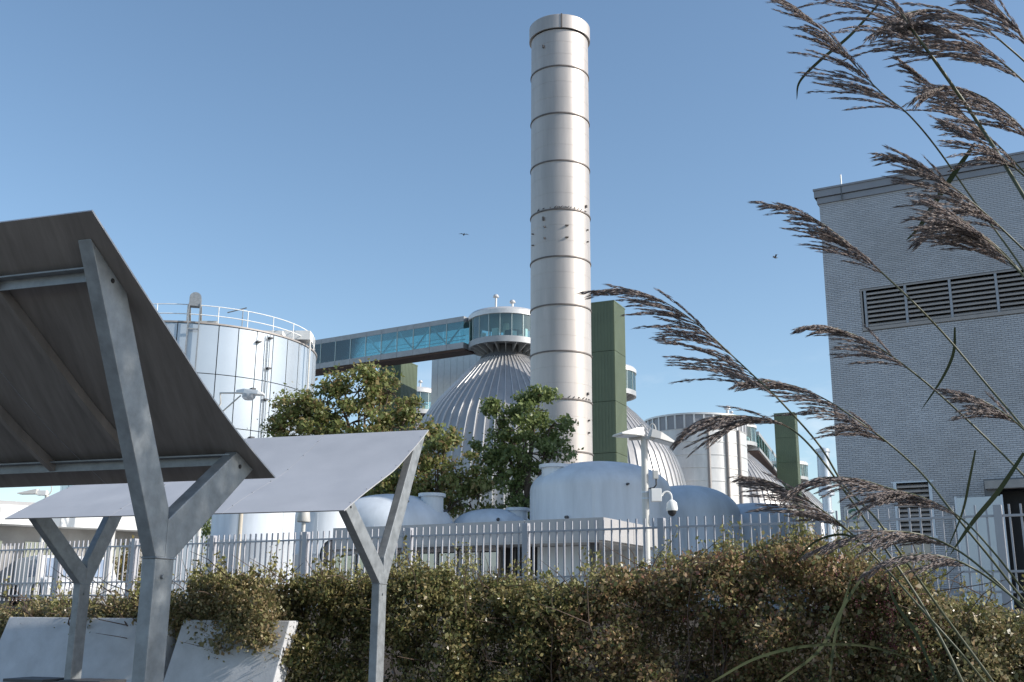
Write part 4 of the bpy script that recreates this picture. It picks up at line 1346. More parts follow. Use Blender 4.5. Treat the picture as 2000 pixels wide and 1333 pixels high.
        q = O + C_DIR * (jc - 0.02) + AZ * (jz - 0.12) - A_DIR * 0.004
        MB().tube([q, q - A_DIR * 0.012], 0.014, 8).build("bolt", M['galv'], stem)
        pl_ = O + C_DIR * jc + AZ * 0.012 + A_DIR * WA / 2
        MB().box(pl_, 0.3, 0.36, 0.02, A_DIR, C_DIR, AZ).build("base_plate", M['galv'], stem)
        for (bx_, by_), (tx_, ty_), wid in arms:
            pb = on_plane(bx_, by_, P0, A_DIR)
            pt = on_plane(tx_, ty_, P0, A_DIR)
            b2_ = np.array([np.dot(pb - P0, C_DIR), pb[2]])
            t2_ = np.array([np.dot(pt - P0, C_DIR), pt[2]])
            sgn = 1 if t2_[0] > b2_[0] else -1
            # outline in the end plane: starts on the joint, outer side first, cut along the sheet at the top
            dv2 = unit(t2_ - b2_)
            pv = np.array([dv2[1], -dv2[0]]) * sgn      # outward
            outer0 = np.array([jc + sgn * WC / 2, jz])
            inner0 = np.array([jc, jz])
            crotch = None
            mid_in = b2_ - pv * wid / 2
            # inner edge meets the column centre line at the crotch
            s_ = (jc - mid_in[0]) / dv2[0]
            crotch = mid_in + dv2 * s_
            def clip(p_, d_):
                for s in np.linspace(0, 3, 900):
                    q_ = p_ + d_ * s
                    if q_[1] >= under(q_[0]) - 0.018:
                        return q_
                return p_ + d_ * 1.0
            out_start = np.array([jc + sgn * WC / 2, jz])
            po_ = b2_ + pv * wid / 2
            s2 = (jz + 0.06 - po_[1]) / dv2[1]
            o1_ = po_ + dv2 * max(s2, -0.02)
            poly = [inner0, out_start, clip(po_, dv2), clip(mid_in, dv2), crotch]
            poly = [O + C_DIR * a + AZ * b_ for a, b_ in poly]
            arm = MB().prism(poly, A_DIR * WA).build("arm", M['galv'], base, bevel=0.008)
            hc_ = clip(b2_, dv2) - dv2 * 0.09
            hq = O + C_DIR * hc_[0] + AZ * hc_[1] - A_DIR * 0.002
            MB().tube([hq, hq - A_DIR * 0.004], 0.016, 10).build("drain_hole", M['black'], arm)
    return base
P1 = at(320, 1200, 7.0)
edge1 = [(165, 412), (215, 490), (260, 560), (305, 628), (345, 690), (388, 757), (430, 817), (470, 868), (525, 932)]
canopy("near galvanised canopy seen from below on a thick forked column at left", P1, edge1, (338, 1090),
       [((330, 1030), (230, 520), 0.235), ((376, 1020), (500, 893), 0.22)], (0.06, 4.3), 4.45, 0.06, -1)
edge2 = [(832, 840), (813, 864), (794, 886), (767, 917), (733, 942), (699, 968), (683, 982), (666, 997)]
canopy("second galvanised canopy showing its sunlit upper side on two slim forked columns", PL2, edge2, (758, 1140),
       [((750, 1110), (699, 1000), 0.20), ((765, 1100), (821, 890), 0.20)], (0.06, 4.22), 4.4, 0.04, 1)

# ------------------------------------------------------------------ battered white slabs and table
def slab(label, pxa, pxb, Ya, Yb, py):
    a, b2 = at(pxa, py, Ya), at(pxb, py, Yb)
    a, b2 = np.array([a[0], a[1], 0]), np.array([b2[0], b2[1], 0])
    d = unit(b2 - a)
    n = np.array([d[1], -d[0], 0])
    zt_ = float(at((pxa + pxb) / 2, py, (Ya + Yb) / 2)[2])
    o = thing("concrete_slab", label, "retaining slab", (a + b2) / 2, "leaning white retaining slabs")
    ln = np.linalg.norm(b2 - a)
    poly = [a + n * 0.62 + AZ * 0, a + AZ * zt_, a - n * 0.22 + AZ * zt_, a + n * 0.3]
    MB().prism(poly, d * ln).build("slab_body", M['concrete'], o, bevel=0.012)
    return o
slab("white retaining slab leaning under the low shrub at far left", 18, 338, 15.45, 14.55, 1207)
slab("white retaining slab leaning under the hanging shrub with sunlit right end", 358, 566, 14.5, 13.95, 1212)
TB = PL2 + A_DIR * 4.22
tb = thing("picnic_table", "low dark edged table top just visible round the slim column at far left", "table", (TB[0] - 0.1, TB[1], 0))
zt_ = float(at(130, 1335, 13.4)[2])
for s in (-1, 1):
    c = TB * [1, 1, 0] + A_DIR * (0.05 + 0.42 * s)
    MB().box((c[0], c[1], zt_), 0.6, 0.5, 0.04, A_DIR, C_DIR, AZ).build("table_top", M['darkmetal'], tb, bevel=0.006)
    for sx in (-1, 1):
        for sy in (-1, 1):
            q = c + A_DIR * 0.24 * sx + C_DIR * 0.2 * sy
            MB().box((q[0], q[1], zt_ / 2 - 0.02), 0.04, 0.04, zt_ - 0.04).build("leg", M['galv'], tb)

# ------------------------------------------------------------------ shrubs
ST = np.array([  # photo column, top row, depth of the axis, half thickness, bottom height
    (-160, 1182, 16.6, .7, 1.2), (0, 1176, 16.4, .7, 1.15), (100, 1162, 16.1, .7, 1.35), (160, 1160, 15.9, .7, 1.4), (270, 1154, 15.6, .75, 1.35), (340, 1147, 15.3, .8, 1.25), (400, 1129, 15.2, .85, 1.25), (450, 1116, 15.1, .9, 1.15),
    (520, 1122, 15.0, .9, 1.3), (560, 1111, 15.0, .7, 1.0), (590, 1118, 14.8, .65, .3), (680, 1124, 14.6, .7, .25), (760, 1106, 14.5, .9, .25), (870, 1106, 14.4, .9, .25), (1000, 1134, 14.2, .9, .25),
    (1060, 1138, 14.1, .9, .25), (1150, 1128, 14.0, .9, .25), (1200, 1112, 14.0, .95, .25), (1280, 1088, 13.9, 1.0, .25), (1380, 1084, 13.7, 1.0, .25), (1480, 1055, 13.6, 1.0, .25), (1560, 1050, 13.4, 1.0, .25),
    (1640, 1063, 13.1, 1.0, .25), (1720, 1093, 12.8, .95, .25), (1800, 1133, 12.5, .9, .25), (1880, 1171, 12.3, .85, .25), (1960, 1193, 12.1, .8, .25), (2120, 1201, 11.8, .8, .25)], float)
def st_at(px):
    return [np.interp(px, ST[:, 0], ST[:, i]) for i in range(1, 5)]
def shrub(label, px0, px1, m, nb, leaf, berries=0, lean=0.0, sprigs=90, bs=0.21, nper=210, hang=0.0):
    rs = np.random.default_rng(int(px0 + 5000))
    pm = (px0 + px1) / 2
    tpy, Yc, hw, zb = st_at(pm)
    p = at(pm, 1190, Yc)
    o = thing("shrub", label, "shrub", (p[0], p[1], max(0.0, zb - 0.2)))
    Cs, Rs, Ns = [], [], []
    for _ in range(nb):
        px = rs.uniform(px0, px1)
        tpy, Yc, hw, zb = st_at(px)
        edge = min(1.0, (px - px0) / 60 + 0.55, (px1 - px) / 60 + 0.55)
        zt_ = at(px, tpy, Yc)[2] + rs.normal(0, 0.03) + 0.09 * math.sin(px * 0.033) + 0.07 * math.sin(px * 0.079 + 1) - 0.03
        kind = rs.uniform()
        if kind < 0.50:      # front face
            h_ = rs.uniform(0, 1) ** 0.9
            z = zb + (zt_ - 0.2 - zb) * h_
            lump = 0.5 * math.sin(px * 0.019 + 2.3 * z + 1) + 0.35 * math.sin(px * 0.043 - 4.3 * z) + 0.25 * math.sin(px * 0.011 + 5.1 * z + 2)
            if lump < -0.2 and rs.uniform() < 0.75:
                lump = -1.9
            w = -hw * (0.76 + 0.46 * lump + rs.normal(0, 0.08)) * (1 - 0.35 * max(0, h_ - 0.6) / 0.4)
            if hang and h_ < 0.5:
                w -= hang * (0.5 - h_)
        elif kind < 0.83:    # top
            w = rs.uniform(-0.85, 0.85) * hw
            z = zt_ - 0.17 - 0.25 * (w / hw) ** 2 - abs(rs.normal(0, 0.06))
        else:                # inside
            w = rs.uniform(-0.6, 0.5) * hw
            z = zb + (zt_ - 0.35 - zb) * rs.uniform(0, 1)
        q = at(px, 1190, Yc + w)
        Cs.append((q[0], q[1], z))
        Rs.append(bs * rs.uniform(0.6, 1.35) * edge)
    Cs, Rs = np.array(Cs), np.array(Rs)
    n = nper
    pts = np.repeat(Cs, n, 0) + rs.normal(size=(len(Cs) * n, 3)) * np.repeat(Rs, n)[:, None] * np.array([0.50, 0.42, 0.36])
    Q = leaf_quads(pts, leaf)
    # upright sprigs along the top
    SP, TW = [], MB()
    for _ in range(sprigs):
        px = rs.uniform(px0, px1)
        tpy, Yc, hw, zb = st_at(px)
        w = rs.uniform(-0.8, 0.6) * hw
        q = at(px, tpy, Yc)
        q = np.array([q[0], Yc + w, q[2] - 0.14 - 0.2 * (w / hw) ** 2])
        hgt = rs.uniform(0.12, 0.5) * (0.7 + 0.5 * math.sin(px * 0.05))
        d = unit((rs.normal(0, 0.22), rs.normal(0, 0.22), 1))
        TW.tube([q, q + d * hgt * 0.5 + rs.normal(0, 0.01, 3), q + d * hgt], [0.004, 0.003, 0.002], 4)
        for k_ in range(22):
            SP.append(q + d * hgt * rs.uniform(0.05, 1.05) + rs.normal(0, 0.025, 3))
    # woody stems
    for _ in range(int((px1 - px0) / 16)):
        px = rs.uniform(px0, px1)
        tpy, Yc, hw, zb = st_at(px)
        q = at(px, 1190, Yc + rs.uniform(-0.6, 0.4) * hw)
        base = np.array([q[0], q[1], max(0.02, zb - 0.3)])
        zt_ = at(px, tpy, Yc)[2]
        pts_ = [base]
        cur = base.copy()
        for k_ in range(4):
            cur = cur + np.array([rs.normal(0, 0.13), rs.normal(-0.05, 0.14), (zt_ - base[2]) / 4.3])
            pts_.append(cur.copy())
        TW.tube(pts_, [0.018, 0.014, 0.010, 0.007, 0.003], 5)
        for k_ in range(1, 5):
            e = pts_[k_] + np.array([rs.normal(0, 0.3), rs.normal(-0.3, 0.25), rs.uniform(0.05, 0.35)])
            TW.tube([pts_[k_], (pts_[k_] + e) / 2 + rs.normal(0, 0.03, 3), e], [0.007, 0.005, 0.002], 4)
    quads_object("foliage", Q, m, o)
    if SP:
        quads_object("young_shoots", leaf_quads(np.array(SP), leaf * 0.95, up=0.7), M['sprig'], o)
    TW.build("branches", M['twig'], o)
    if berries:
        mb = MB()
        oc = [(0, 0, 1), (1, 0, 0), (0, 1, 0), (-1, 0, 0), (0, -1, 0), (0, 0, -1)]
        fo = [(0, 1, 2), (0, 2, 3), (0, 3, 4), (0, 4, 1), (5, 2, 1), (5, 3, 2), (5, 4, 3), (5, 1, 4)]
        for _ in range(berries):
            px = rs.choice([rs.normal(1690, 80), rs.normal(1600, 90), rs.normal(1480, 120), rs.normal(1900, 90)])
            px = min(max(px, px0), px1)
            tpy, Yc, hw, zb = st_at(px)
            zt_ = at(px, tpy, Yc)[2]
            q = at(px, 1190, Yc - hw * rs.uniform(0.85, 1.15))
            c = np.array([q[0], q[1], zt_ - rs.uniform(0.15, 1.1)])
            for k_ in range(7):
                s_ = c + rs.normal(0, 0.035, 3)
                mb.add([s_ + np.array(v) * 0.009 for v in oc], fo)
        bo_ = mb.build("berries", M['berry'], o, smooth=80)
        bo_["kind"] = "stuff"
    return o
shrub("sparse low gray green shrub above the leaning slab at far left", -120, 300, M['hedge_a'], 130, 0.048, sprigs=60, bs=0.19, nper=170)
shrub("olive shrub hanging over the leaning slab with sunlit right end", 270, 560, M['hedge_a'], 200, 0.048, sprigs=110, hang=0.55)
shrub("dark green brown shrub behind the slim right canopy column", 575, 1130, M['hedge_c'], 420, 0.048, sprigs=170)
shrub("tall brownish rounded shrub with dark red berries beneath the reeds", 1080, 1800, M['hedge_b'], 560, 0.048, berries=75, sprigs=190)
shrub("lower olive shrub in front of the brick building at far right", 1740, 2110, M['hedge_a'], 250, 0.048, berries=40, sprigs=60)

# ------------------------------------------------------------------ trees
def tree(name, label, px, Y, ells, m, leaf, nper_clump, clump_r, dens, base_px=None, up=0.2, limbs=9):
    rs = np.random.default_rng(int(px))
    p = at(px, 1100, Y)
    o = thing(name, label, "tree", (p[0], p[1], TERRACE if Y > 16 else 0.0))
    bz = TERRACE if Y > 16 else 0.0
    cl, cr = [], []
    tops = []
    for (ex, ey, rx, ry) in ells:
        c = at(ex, ey, Y)
        kk = float(np.dot(c - CAM, FWD)) / F_PX
        a, b_ = rx * kk, ry * kk
        tops.append((c, a, b_))
        n = max(6, int(dens * (a * b_ + 0.5 * a * a)))
        for _ in range(n):
            v = rs.normal(size=3)
            v /= np.linalg.norm(v)
            s_ = rs.uniform(0.45, 1.0) ** 0.5
            cl.append(c + v * s_ * np.array([a, a * 0.9, b_]))
            cr.append(clump_r * rs.uniform(0.6, 1.4))
    cl, cr = np.array(cl), np.array(cr)
    n = nper_clump
    out = np.repeat(unit3(cl - np.array([p[0], p[1], 0]) - np.array([0, 0, cl[:, 2].mean()])), n, 0)
    pts = np.repeat(cl, n, 0) + rs.normal(size=(len(cl) * n, 3)) * np.repeat(cr, n)[:, None] * np.array([0.6, 0.6, 0.42])
    quads_object("crown", leaf_quads(pts, leaf, up=up), m, o)
    tk = MB()
    zc_ = np.mean([t[0][2] for t in tops])
    base = np.array([p[0], p[1], bz])
    H = max(t[0][2] for t in tops) - bz
    mid = base + np.array([0.1, 0, H * 0.45])
    tk.tube([base, base + np.array([0.03, 0, H * 0.2]), mid, base + np.array([0.0, 0, H * 0.85])], [H * 0.022, H * 0.018, H * 0.014, H * 0.004], 10)
    tk.build("trunk", M['bark'], o, smooth=60)
    lm = MB()
    for c, a, b_ in tops:
        s_ = base + np.array([0.05, 0, H * rs.uniform(0.25, 0.55)])
        lm.tube([s_, (s_ + c) / 2 + np.array([0, 0, 0.12 * H * rs.uniform(-0.3, 0.6)]), c], [H * 0.010, H * 0.007, H * 0.003], 6)
        for _ in range(5):
            v = rs.normal(size=3)
            v /= np.linalg.norm(v)
            e = c + v * np.array([a, a, b_]) * 0.9
            lm.tube([c, (c + e) / 2 + rs.normal(0, 0.08 * a, 3), e], [H * 0.004, H * 0.0028, H * 0.001], 5)
    lm.build("limbs", M['bark'], o)
    return o
def unit3(v):
    return v / (np.linalg.norm(v, axis=1, keepdims=True) + 1e-9)
tree("broadleaf_tree", "spreading green tree with rusty seed heads behind the second canopy", 700, 47,
     [(700, 765, 55, 42), (640, 785, 60, 38), (575, 805, 50, 34), (760, 765, 42, 36), (795, 808, 28, 30), (690, 825, 90, 40), (610, 830, 70, 32), (765, 835, 44, 30), (735, 740, 34, 24), (545, 838, 32, 18),
      (650, 752, 26, 20), (830, 845, 20, 24), (690, 880, 90, 40)], M['tree_a'], 0.17, 110, 0.36, 6.6)
tree("broadleaf_tree", "rounder green brown tree lower down between the second canopy and the poplar", 850, 44,
     [(850, 890, 48, 48), (795, 915, 50, 44), (895, 925, 48, 46), (935, 965, 40, 34), (860, 960, 60, 40), (780, 965, 60, 36), (735, 950, 36, 36), (870, 860, 28, 22), (920, 990, 46, 24)],
     M['tree_a'], 0.165, 110, 0.34, 7.2)
tree("poplar_tree", "upright bright green poplar in front of the chimney foot", 1025, 45,
     [(1040, 800, 42, 36), (1020, 830, 60, 44), (975, 820, 30, 40), (1075, 835, 40, 42), (965, 870, 36, 44), (1030, 885, 62, 44), (1085, 880, 30, 34), (975, 930, 42, 44), (1035, 940, 42, 46), (1010, 985, 44, 26), (1055, 772, 20, 18), (958, 790, 12, 18)],
     M['tree_b'], 0.17, 95, 0.30, 9.0, up=0.5)
tree("small_tree", "yellowing small tree behind the fence left of the near column", 250, 30, [(262, 1085, 32, 38), (240, 1115, 26, 30), (285, 1120, 28, 34)], M['tree_c'], 0.10, 60, 0.3, 9)
tree("small_tree", "small green tree between the near column and the sunlit white vessel", 415, 46, [(418, 1025, 20, 34), (408, 1060, 24, 30)], M['tree_b'], 0.14, 60, 0.4, 8)
# street tree standing out of frame to the right; its broken shade falls on the near column
def side_tree():
    rs = np.random.default_rng(77)
    o = thing("street_tree", "leafy street tree beside the path, right of the view", "tree", (8.2, 4.1, 0))
    cl = []
    for _ in range(300):
        v = rs.normal(size=3)
        v /= np.linalg.norm(v)
        cl.append(np.array([8.2, 4.1, 8.3]) + v * rs.uniform(0.3, 1) ** 0.5 * np.array([2.4, 2.0, 3.0]))
    cl = np.array(cl)
    pts = np.repeat(cl, 60, 0) + rs.normal(size=(len(cl) * 60, 3)) * 0.26
    quads_object("crown", leaf_quads(pts, 0.12), M['tree_b'], o)
    MB().tube([(8.2, 4.1, 0), (8.25, 4.1, 2), (8.2, 4.15, 5.2), (8.2, 4.1, 10)], [0.16, 0.13, 0.1, 0.03], 10).build("trunk", M['bark'], o, smooth=60)
    lm = MB()
    for _ in range(16):
        c = cl[rs.integers(len(cl))]
        s_ = np.array([8.2, 4.1, rs.uniform(3.6, 7.5)])
        lm.tube([s_, (s_ + c) / 2 + np.array([0, 0, 0.3]), c], [0.05, 0.035, 0.012], 6)
    lm.build("limbs", M['bark'], o)
side_tree()

# ------------------------------------------------------------------ reeds in the foreground
def catmull(P, n):
    P = np.asarray(P, float)
    P = np.vstack([2 * P[0] - P[1], P, 2 * P[-1] - P[-2]])
    out = []
    for i in range(1, len(P) - 2):
        for t in np.linspace(0, 1, n, endpoint=False):
            a, b_, c, d = P[i - 1], P[i], P[i + 1], P[i + 2]
            out.append(0.5 * ((2 * b_) + (-a + c) * t + (2 * a - 5 * b_ + 4 * c - d) * t ** 2 + (-a + 3 * b_ - 3 * c + d) * t ** 3))
    out.append(P[-2])
    return np.array(out)
OCT_F = [(0, 1, 2), (0, 2, 3), (0, 3, 1), (4, 2, 1), (4, 3, 2), (4, 1, 3)]
def spikelets(P, D, L, Rd):
    """slender three sided spindles; returns (verts, faces) arrays"""
    N = len(P)
    r = rng.normal(size=(N, 3))
    s = unit3(np.cross(D, r))
    b_ = np.cross(D, s)
    base, tip = P - D * L[:, None] * 0.45, P + D * L[:, None] * 0.55
    mid = P - D * L[:, None] * 0.08
    c3, s3 = -0.5, math.sqrt(3) / 2
    R_ = Rd[:, None]
    V = np.stack([base, mid + s * R_, mid + (s * c3 + b_ * s3) * R_, mid + (s * c3 - b_ * s3) * R_, tip], 1)
    return V
def tri_object(name, V, m, parent):
    o = world_loc(parent)
    N = len(V)
    co = V.reshape(-1, 3) - np.array(o)
    idx = (np.arange(N)[:, None, None] * 5 + np.array(OCT_F)[None]).reshape(-1)
    me = bpy.data.meshes.new(name)
    me.vertices.add(len(co))
    me.vertices.foreach_set("co", co.astype(np.float32).ravel())
    me.loops.add(len(idx))
    me.loops.foreach_set("vertex_index", idx.astype(np.int32))
    me.polygons.add(N * 6)
    me.polygons.foreach_set("loop_start", np.arange(0, N * 18, 3, dtype=np.int32))
    me.update(calc_edges=True)
    me.materials.append(m)
    ob = bpy.data.objects.new(name, me)
    COL.objects.link(ob)
    ob.parent = parent
    return ob
def reed(label, path, npan, Y, lean=0.0, stem_r=0.0045, blen=0.2, nbr=46, dens=1.0, droop=1.0, seed=1, both=0.04, leaves=()):
    """path: photo points from the tip down the stem; the first npan of them carry the panicle"""
    rs = np.random.default_rng(seed)
    P = np.array([at(x_, y_, Y + lean * i / len(path) + 0.04 * math.sin(i * 1.7 + seed)) for i, (x_, y_) in enumerate(path)])
    # carry the stem down to the ground
    d_ = unit(P[-1] - P[-2])
    q = P[-1].copy()
    hrem = q[2]
    run = min(hrem / max(0.35, -d_[2]), 3.2)
    foot = np.array([q[0] + d_[0] * run, q[1] + 0.1, 0.0])
    sl_ = np.linalg.norm(P[-1] - P[-2])
    nst = max(2, int(np.linalg.norm(foot - q) / max(sl_, 0.1)))
    P = np.vstack([P] + [q * (1 - k_ / nst) + foot * (k_ / nst) for k_ in range(1, nst + 1)])
    S = catmull(P, 8)
    npts = npan * 8
    o = thing("reed", label, "reed", foot, "tall feathery reeds in the foreground")
    rad = np.interp(np.arange(len(S)), [0, npts, len(S) - 1], [0.0008, stem_r * 0.6, stem_r * 1.1])
    MB().tube(S, rad, 6).build("stem", M['reedstem'], o, smooth=60)
    pan = S[:npts + 1][::-1]           # from panicle base to tip
    seg = np.linalg.norm(np.diff(pan, axis=0), axis=1)
    cum = np.concatenate([[0], np.cumsum(seg)])
    tot = cum[-1]
    SP, SD, SL, SR_ = [], [], [], []
    br = MB()
    wind = unit((-1.0, 0.0, -0.12))
    nbr = int(nbr * 0.95)
    for k_ in range(nbr):
        t = (k_ + rs.uniform(0, 0.9)) / nbr
        t = t ** 1.05
        s_ = t * tot
        i = min(len(pan) - 2, np.searchsorted(cum, s_) - 1 if s_ > 0 else 0)
        i = max(i, 0)
        f_ = (s_ - cum[i]) / max(seg[i], 1e-6)
        p = pan[i] * (1 - f_) + pan[i + 1] * f_
        tg = unit(pan[i + 1] - pan[i])
        # lower-left side of the rachis, with spread in depth
        below = np.cross(tg, (0, 1, 0))
        if np.dot(below, (-0.5, 0, -1)) < 0:
            below = -below
        side = 1 if rs.uniform() > both else -0.55
        ph = rs.uniform(0.30, 0.75) * (1.0 - 0.35 * t)
        dep = rs.normal(0, 0.22)
        if side < 0:
            ph *= 0.4
        d = unit(tg + below * side * 0.14 + np.array([0, dep, 0]))
        L = blen * 1.5 * (1.0 - 0.86 * t) * rs.uniform(0.6, 1.2) * (0.75 + 0.25 * min(1, t * 6))
        n = max(4, int(L / 0.014))
        pts = [p.copy()]
        cur = p.copy()
        target = unit(tg * math.cos(ph) + below * side * math.sin(ph) + wind * 0.15 + np.array([0, dep, -0.08 * droop]))
        for j in range(n):
            w_ = 0.16
            d = unit(d * (1 - w_) + target * w_ + np.array([0, 0, -0.05 * droop * (j / n) ** 2]) + rs.normal(0, 0.02, 3))
            cur = cur + d * L / n
            pts.append(cur.copy())
        pts = np.array(pts)
        br.tube(pts, np.linspace(0.0010, 0.0004, len(pts)), 3, caps=False)
        ns = int(L / 0.0021 * dens)
        u = np.sort(rs.uniform(0.16 if L > 0.1 else 0.05, 1.0, ns))
        idx = u * (len(pts) - 1)
        i0 = np.minimum(idx.astype(int), len(pts) - 2)
        ff = (idx - i0)[:, None]
        pp_ = pts[i0] * (1 - ff) + pts[i0 + 1] * ff
        dd = unit3(pts[i0 + 1] - pts[i0])
        taper = 0.55 + 0.45 * np.sin(np.clip(u, 0, 1) * math.pi) ** 0.5
        pp_ = pp_ + rs.normal(size=pp_.shape) * 0.0021 * taper[:, None]
        dd = unit3(dd + rs.normal(size=dd.shape) * 0.075)
        SP.append(pp_)
        SD.append(dd)
        SL.append(rs.uniform(0.017, 0.031, ns) * (0.7 + 0.3 * taper))
        SR_.append(rs.uniform(0.0008, 0.0015, ns) * taper)
    V = spikelets(np.vstack(SP), np.vstack(SD), np.concatenate(SL), np.concatenate(SR_))
    pn = tri_object("panicle", V, M['panicle'], o)
    br.build("panicle_branches", M['twig'], pn)
    for (lp_, w_) in leaves:
        L_ = np.array([at(x_, y_, Y + 0.05 + 0.03 * i) for i, (x_, y_) in enumerate(lp_)])
        C_ = catmull(L_, 8)
        V, Fc = [], []
        for i, c in enumerate(C_):
            tg = unit(C_[min(i + 1, len(C_) - 1)] - C_[max(i - 1, 0)])
            s_ = unit(np.cross(tg, (0.25, 1, 0.3)))
            u = i / (len(C_) - 1)
            ww = w_ * (math.sin(math.pi * min(1, u * 0.85 + 0.15)) ** 0.7) * 0.5 + 0.0004
            V += [c + s_ * ww, c + np.array([0, 0.15, 0]) * ww, c - s_ * ww]
        for i in range(len(C_) - 1):
            Fc += [(i * 3, i * 3 + 1, i * 3 + 4, i * 3 + 3), (i * 3 + 1, i * 3 + 2, i * 3 + 5, i * 3 + 4)]
        MB().add(V, Fc).build("leaf", M['reedleaf'], o, smooth=80)
    return o
reed("reed with the longest drooping plume whose tip touches the chimney edge", [(1160, 568), (1225, 567), (1300, 592), (1370, 640), (1430, 695), (1480, 742), (1525, 785), (1600, 870), (1650, 950), (1710, 1012), (1765, 1090), (1850, 1210), (1940, 1333)], 6, 3.0, seed=1, blen=0.24, nbr=60,
     leaves=[([(1520, 1333), (1600, 1270), (1650, 1180), (1700, 1105), (1725, 1080)], 0.008)])
reed("reed with a level arching plume across the short green tower", [(1325, 856), (1370, 822), (1430, 812), (1500, 820), (1545, 838), (1590, 880), (1650, 960), (1720, 1060), (1800, 1180), (1880, 1333)], 4, 3.05, seed=2, blen=0.2, nbr=46, droop=1.6,
     leaves=[([(1620, 1333), (1630, 1250), (1645, 1190), (1665, 1120)], 0.007)])
reed("reed whose plume crosses the left end of the louvred strip", [(1492, 397), (1560, 412), (1620, 447), (1680, 495), (1730, 540), (1790, 597), (1850, 660), (1930, 755), (2010, 850), (2080, 950)], 4, 3.1, seed=3, blen=0.19, nbr=48)
reed("reed with a thin plume below the louvred strip", [(1562, 640), (1610, 637), (1670, 655), (1725, 685), (1780, 725), (1840, 775), (1920, 850), (2000, 930), (2080, 1020)], 4, 3.1, seed=4, blen=0.16, nbr=40,
     leaves=[([(1865, 640), (1862, 690), (1840, 740), (1800, 800)], 0.008)])
reed("reed with a plume straddling the lower corner edge of the brick building", [(1440, 748), (1500, 745), (1560, 757), (1620, 785), (1680, 825), (1740, 870), (1800, 925), (1860, 1000), (1930, 1085), (2010, 1185)], 5, 3.0, seed=5, blen=0.19, nbr=48)
reed("reed with the lowest left plume over the shaded vessels", [(1448, 930), (1500, 940), (1555, 965), (1610, 1000), (1660, 1040), (1720, 1100), (1800, 1190), (1880, 1280), (1940, 1350)], 4, 2.9, seed=6, blen=0.17, nbr=38,
     leaves=[([(1700, 1075), (1650, 1045), (1590, 1060), (1545, 1110)], 0.006), ([(1830, 1333), (1790, 1240), (1745, 1170), (1735, 1110)], 0.008)])
reed("reed with a broad level plume above the small louvred window", [(1542, 962), (1600, 935), (1670, 935), (1740, 955), (1810, 975), (1880, 1015), (1950, 1090), (2020, 1180)], 5, 2.8, seed=7, blen=0.2, nbr=50, droop=1.4,
     leaves=[([(2000, 885), (1950, 960), (1900, 1020), (1855, 1085)], 0.012)])
reed("reed with a wispy plume hanging before the small louvred window", [(1570, 1085), (1640, 1055), (1720, 1038), (1800, 1045), (1870, 1075), (1940, 1130), (2010, 1200)], 4, 2.8, seed=8, blen=0.15, nbr=30, droop=1.2,
     leaves=[([(1905, 880), (1893, 940), (1880, 1000), (1850, 1075)], 0.006), ([(1390, 1333), (1480, 1285), (1580, 1262), (1690, 1262), (1790, 1290)], 0.007)])
reed("reed with the big upper plume against open sky right of the chimney", [(1505, -12), (1550, 12), (1610, 62), (1670, 128), (1720, 180), (1775, 225), (1830, 290), (1900, 390), (1980, 500), (2060, 620)], 5, 3.0, seed=9, blen=0.2, nbr=56,
     leaves=[([(1715, 10), (1660, 70), (1600, 120), (1562, 160), (1556, 195)], 0.009)])
reed("thick stemmed reed crossing the top right with its plume above the frame", [(1560, -170), (1630, -120), (1690, -60), (1745, 5), (1790, 70), (1830, 125), (1900, 225), (1955, 310), (2010, 400), (2090, 520)], 5, 2.7, seed=10, stem_r=0.0075, blen=0.26, nbr=54, droop=2.6)
reed("reed with a dense plume sweeping in at the top right corner", [(1760, 45), (1820, 50), (1880, 75), (1940, 110), (2000, 160), (2080, 240), (2160, 340)], 4, 2.7, seed=11, blen=0.24, nbr=60, droop=1.5)
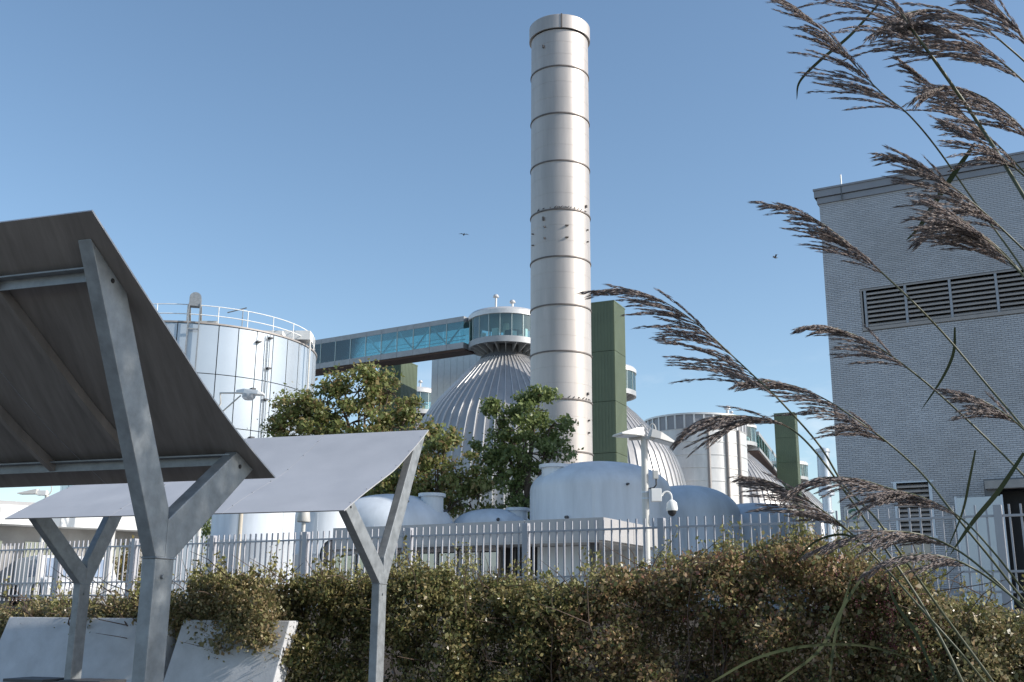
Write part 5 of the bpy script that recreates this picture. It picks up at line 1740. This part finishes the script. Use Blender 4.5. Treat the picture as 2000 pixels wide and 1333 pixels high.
reed("reed with a slanting plume just under the thick stem", [(1755, 115), (1800, 150), (1850, 195), (1905, 245), (1960, 295), (2030, 370), (2120, 480)], 4, 3.0, seed=12, blen=0.16, nbr=48)
reed("reed whose plume lies over the roof edge of the brick building", [(1728, 303), (1790, 322), (1850, 358), (1910, 405), (1970, 460), (2040, 530), (2130, 640)], 4, 2.8, seed=13, blen=0.2, nbr=56,
     leaves=[([(1905, 280), (1870, 330), (1830, 390), (1795, 445), (1770, 470)], 0.014)])
reed("reed with a short dark plume at the right edge near the top", [(1845, 240), (1890, 262), (1940, 295), (1990, 335), (2060, 400), (2140, 500)], 3, 2.7, seed=14, blen=0.16, nbr=36)
reed("reed with a small brown plume right of the strip above the doorway", [(1850, 762), (1900, 775), (1950, 800), (1995, 835), (2060, 900), (2140, 1000)], 3, 2.9, seed=15, blen=0.15, nbr=34)
reed("reed with a soft plume at the right edge over the louvred strip", [(1820, 395), (1880, 430), (1940, 480), (1990, 530), (2060, 610), (2140, 720)], 3, 2.6, seed=16, blen=0.2, nbr=46)
reed("reed with a ragged plume hanging left of the thick stem at the top", [(1700, 70), (1760, 30), (1830, 20), (1900, 40), (1960, 85), (2030, 150), (2120, 260)], 4, 2.9, seed=17, blen=0.2, nbr=46, droop=2.0)
reed("reed with a dense plume below the thick stem at the right edge", [(1790, 190), (1850, 170), (1910, 185), (1970, 225), (2030, 290), (2120, 400)], 4, 2.8, seed=18, blen=0.2, nbr=50, droop=1.8)
reed("reed with a plume touching the upper right corner of the frame", [(1880, -30), (1930, 0), (1975, 45), (2015, 100), (2070, 180), (2140, 300)], 3, 2.6, seed=19, blen=0.18, nbr=40, droop=1.4)
reed("reed with a shaggy plume over the right end of the louvred strip", [(1790, 470), (1850, 440), (1910, 455), (1970, 505), (2040, 590), (2120, 700)], 3, 2.7, seed=20, blen=0.17, nbr=40, droop=1.4)
reed("reed with a pale plume low across the hedge at right", [(1690, 1120), (1750, 1090), (1830, 1085), (1900, 1110), (1970, 1160), (2050, 1230)], 3, 2.7, seed=21, blen=0.12, nbr=24, droop=1.2)
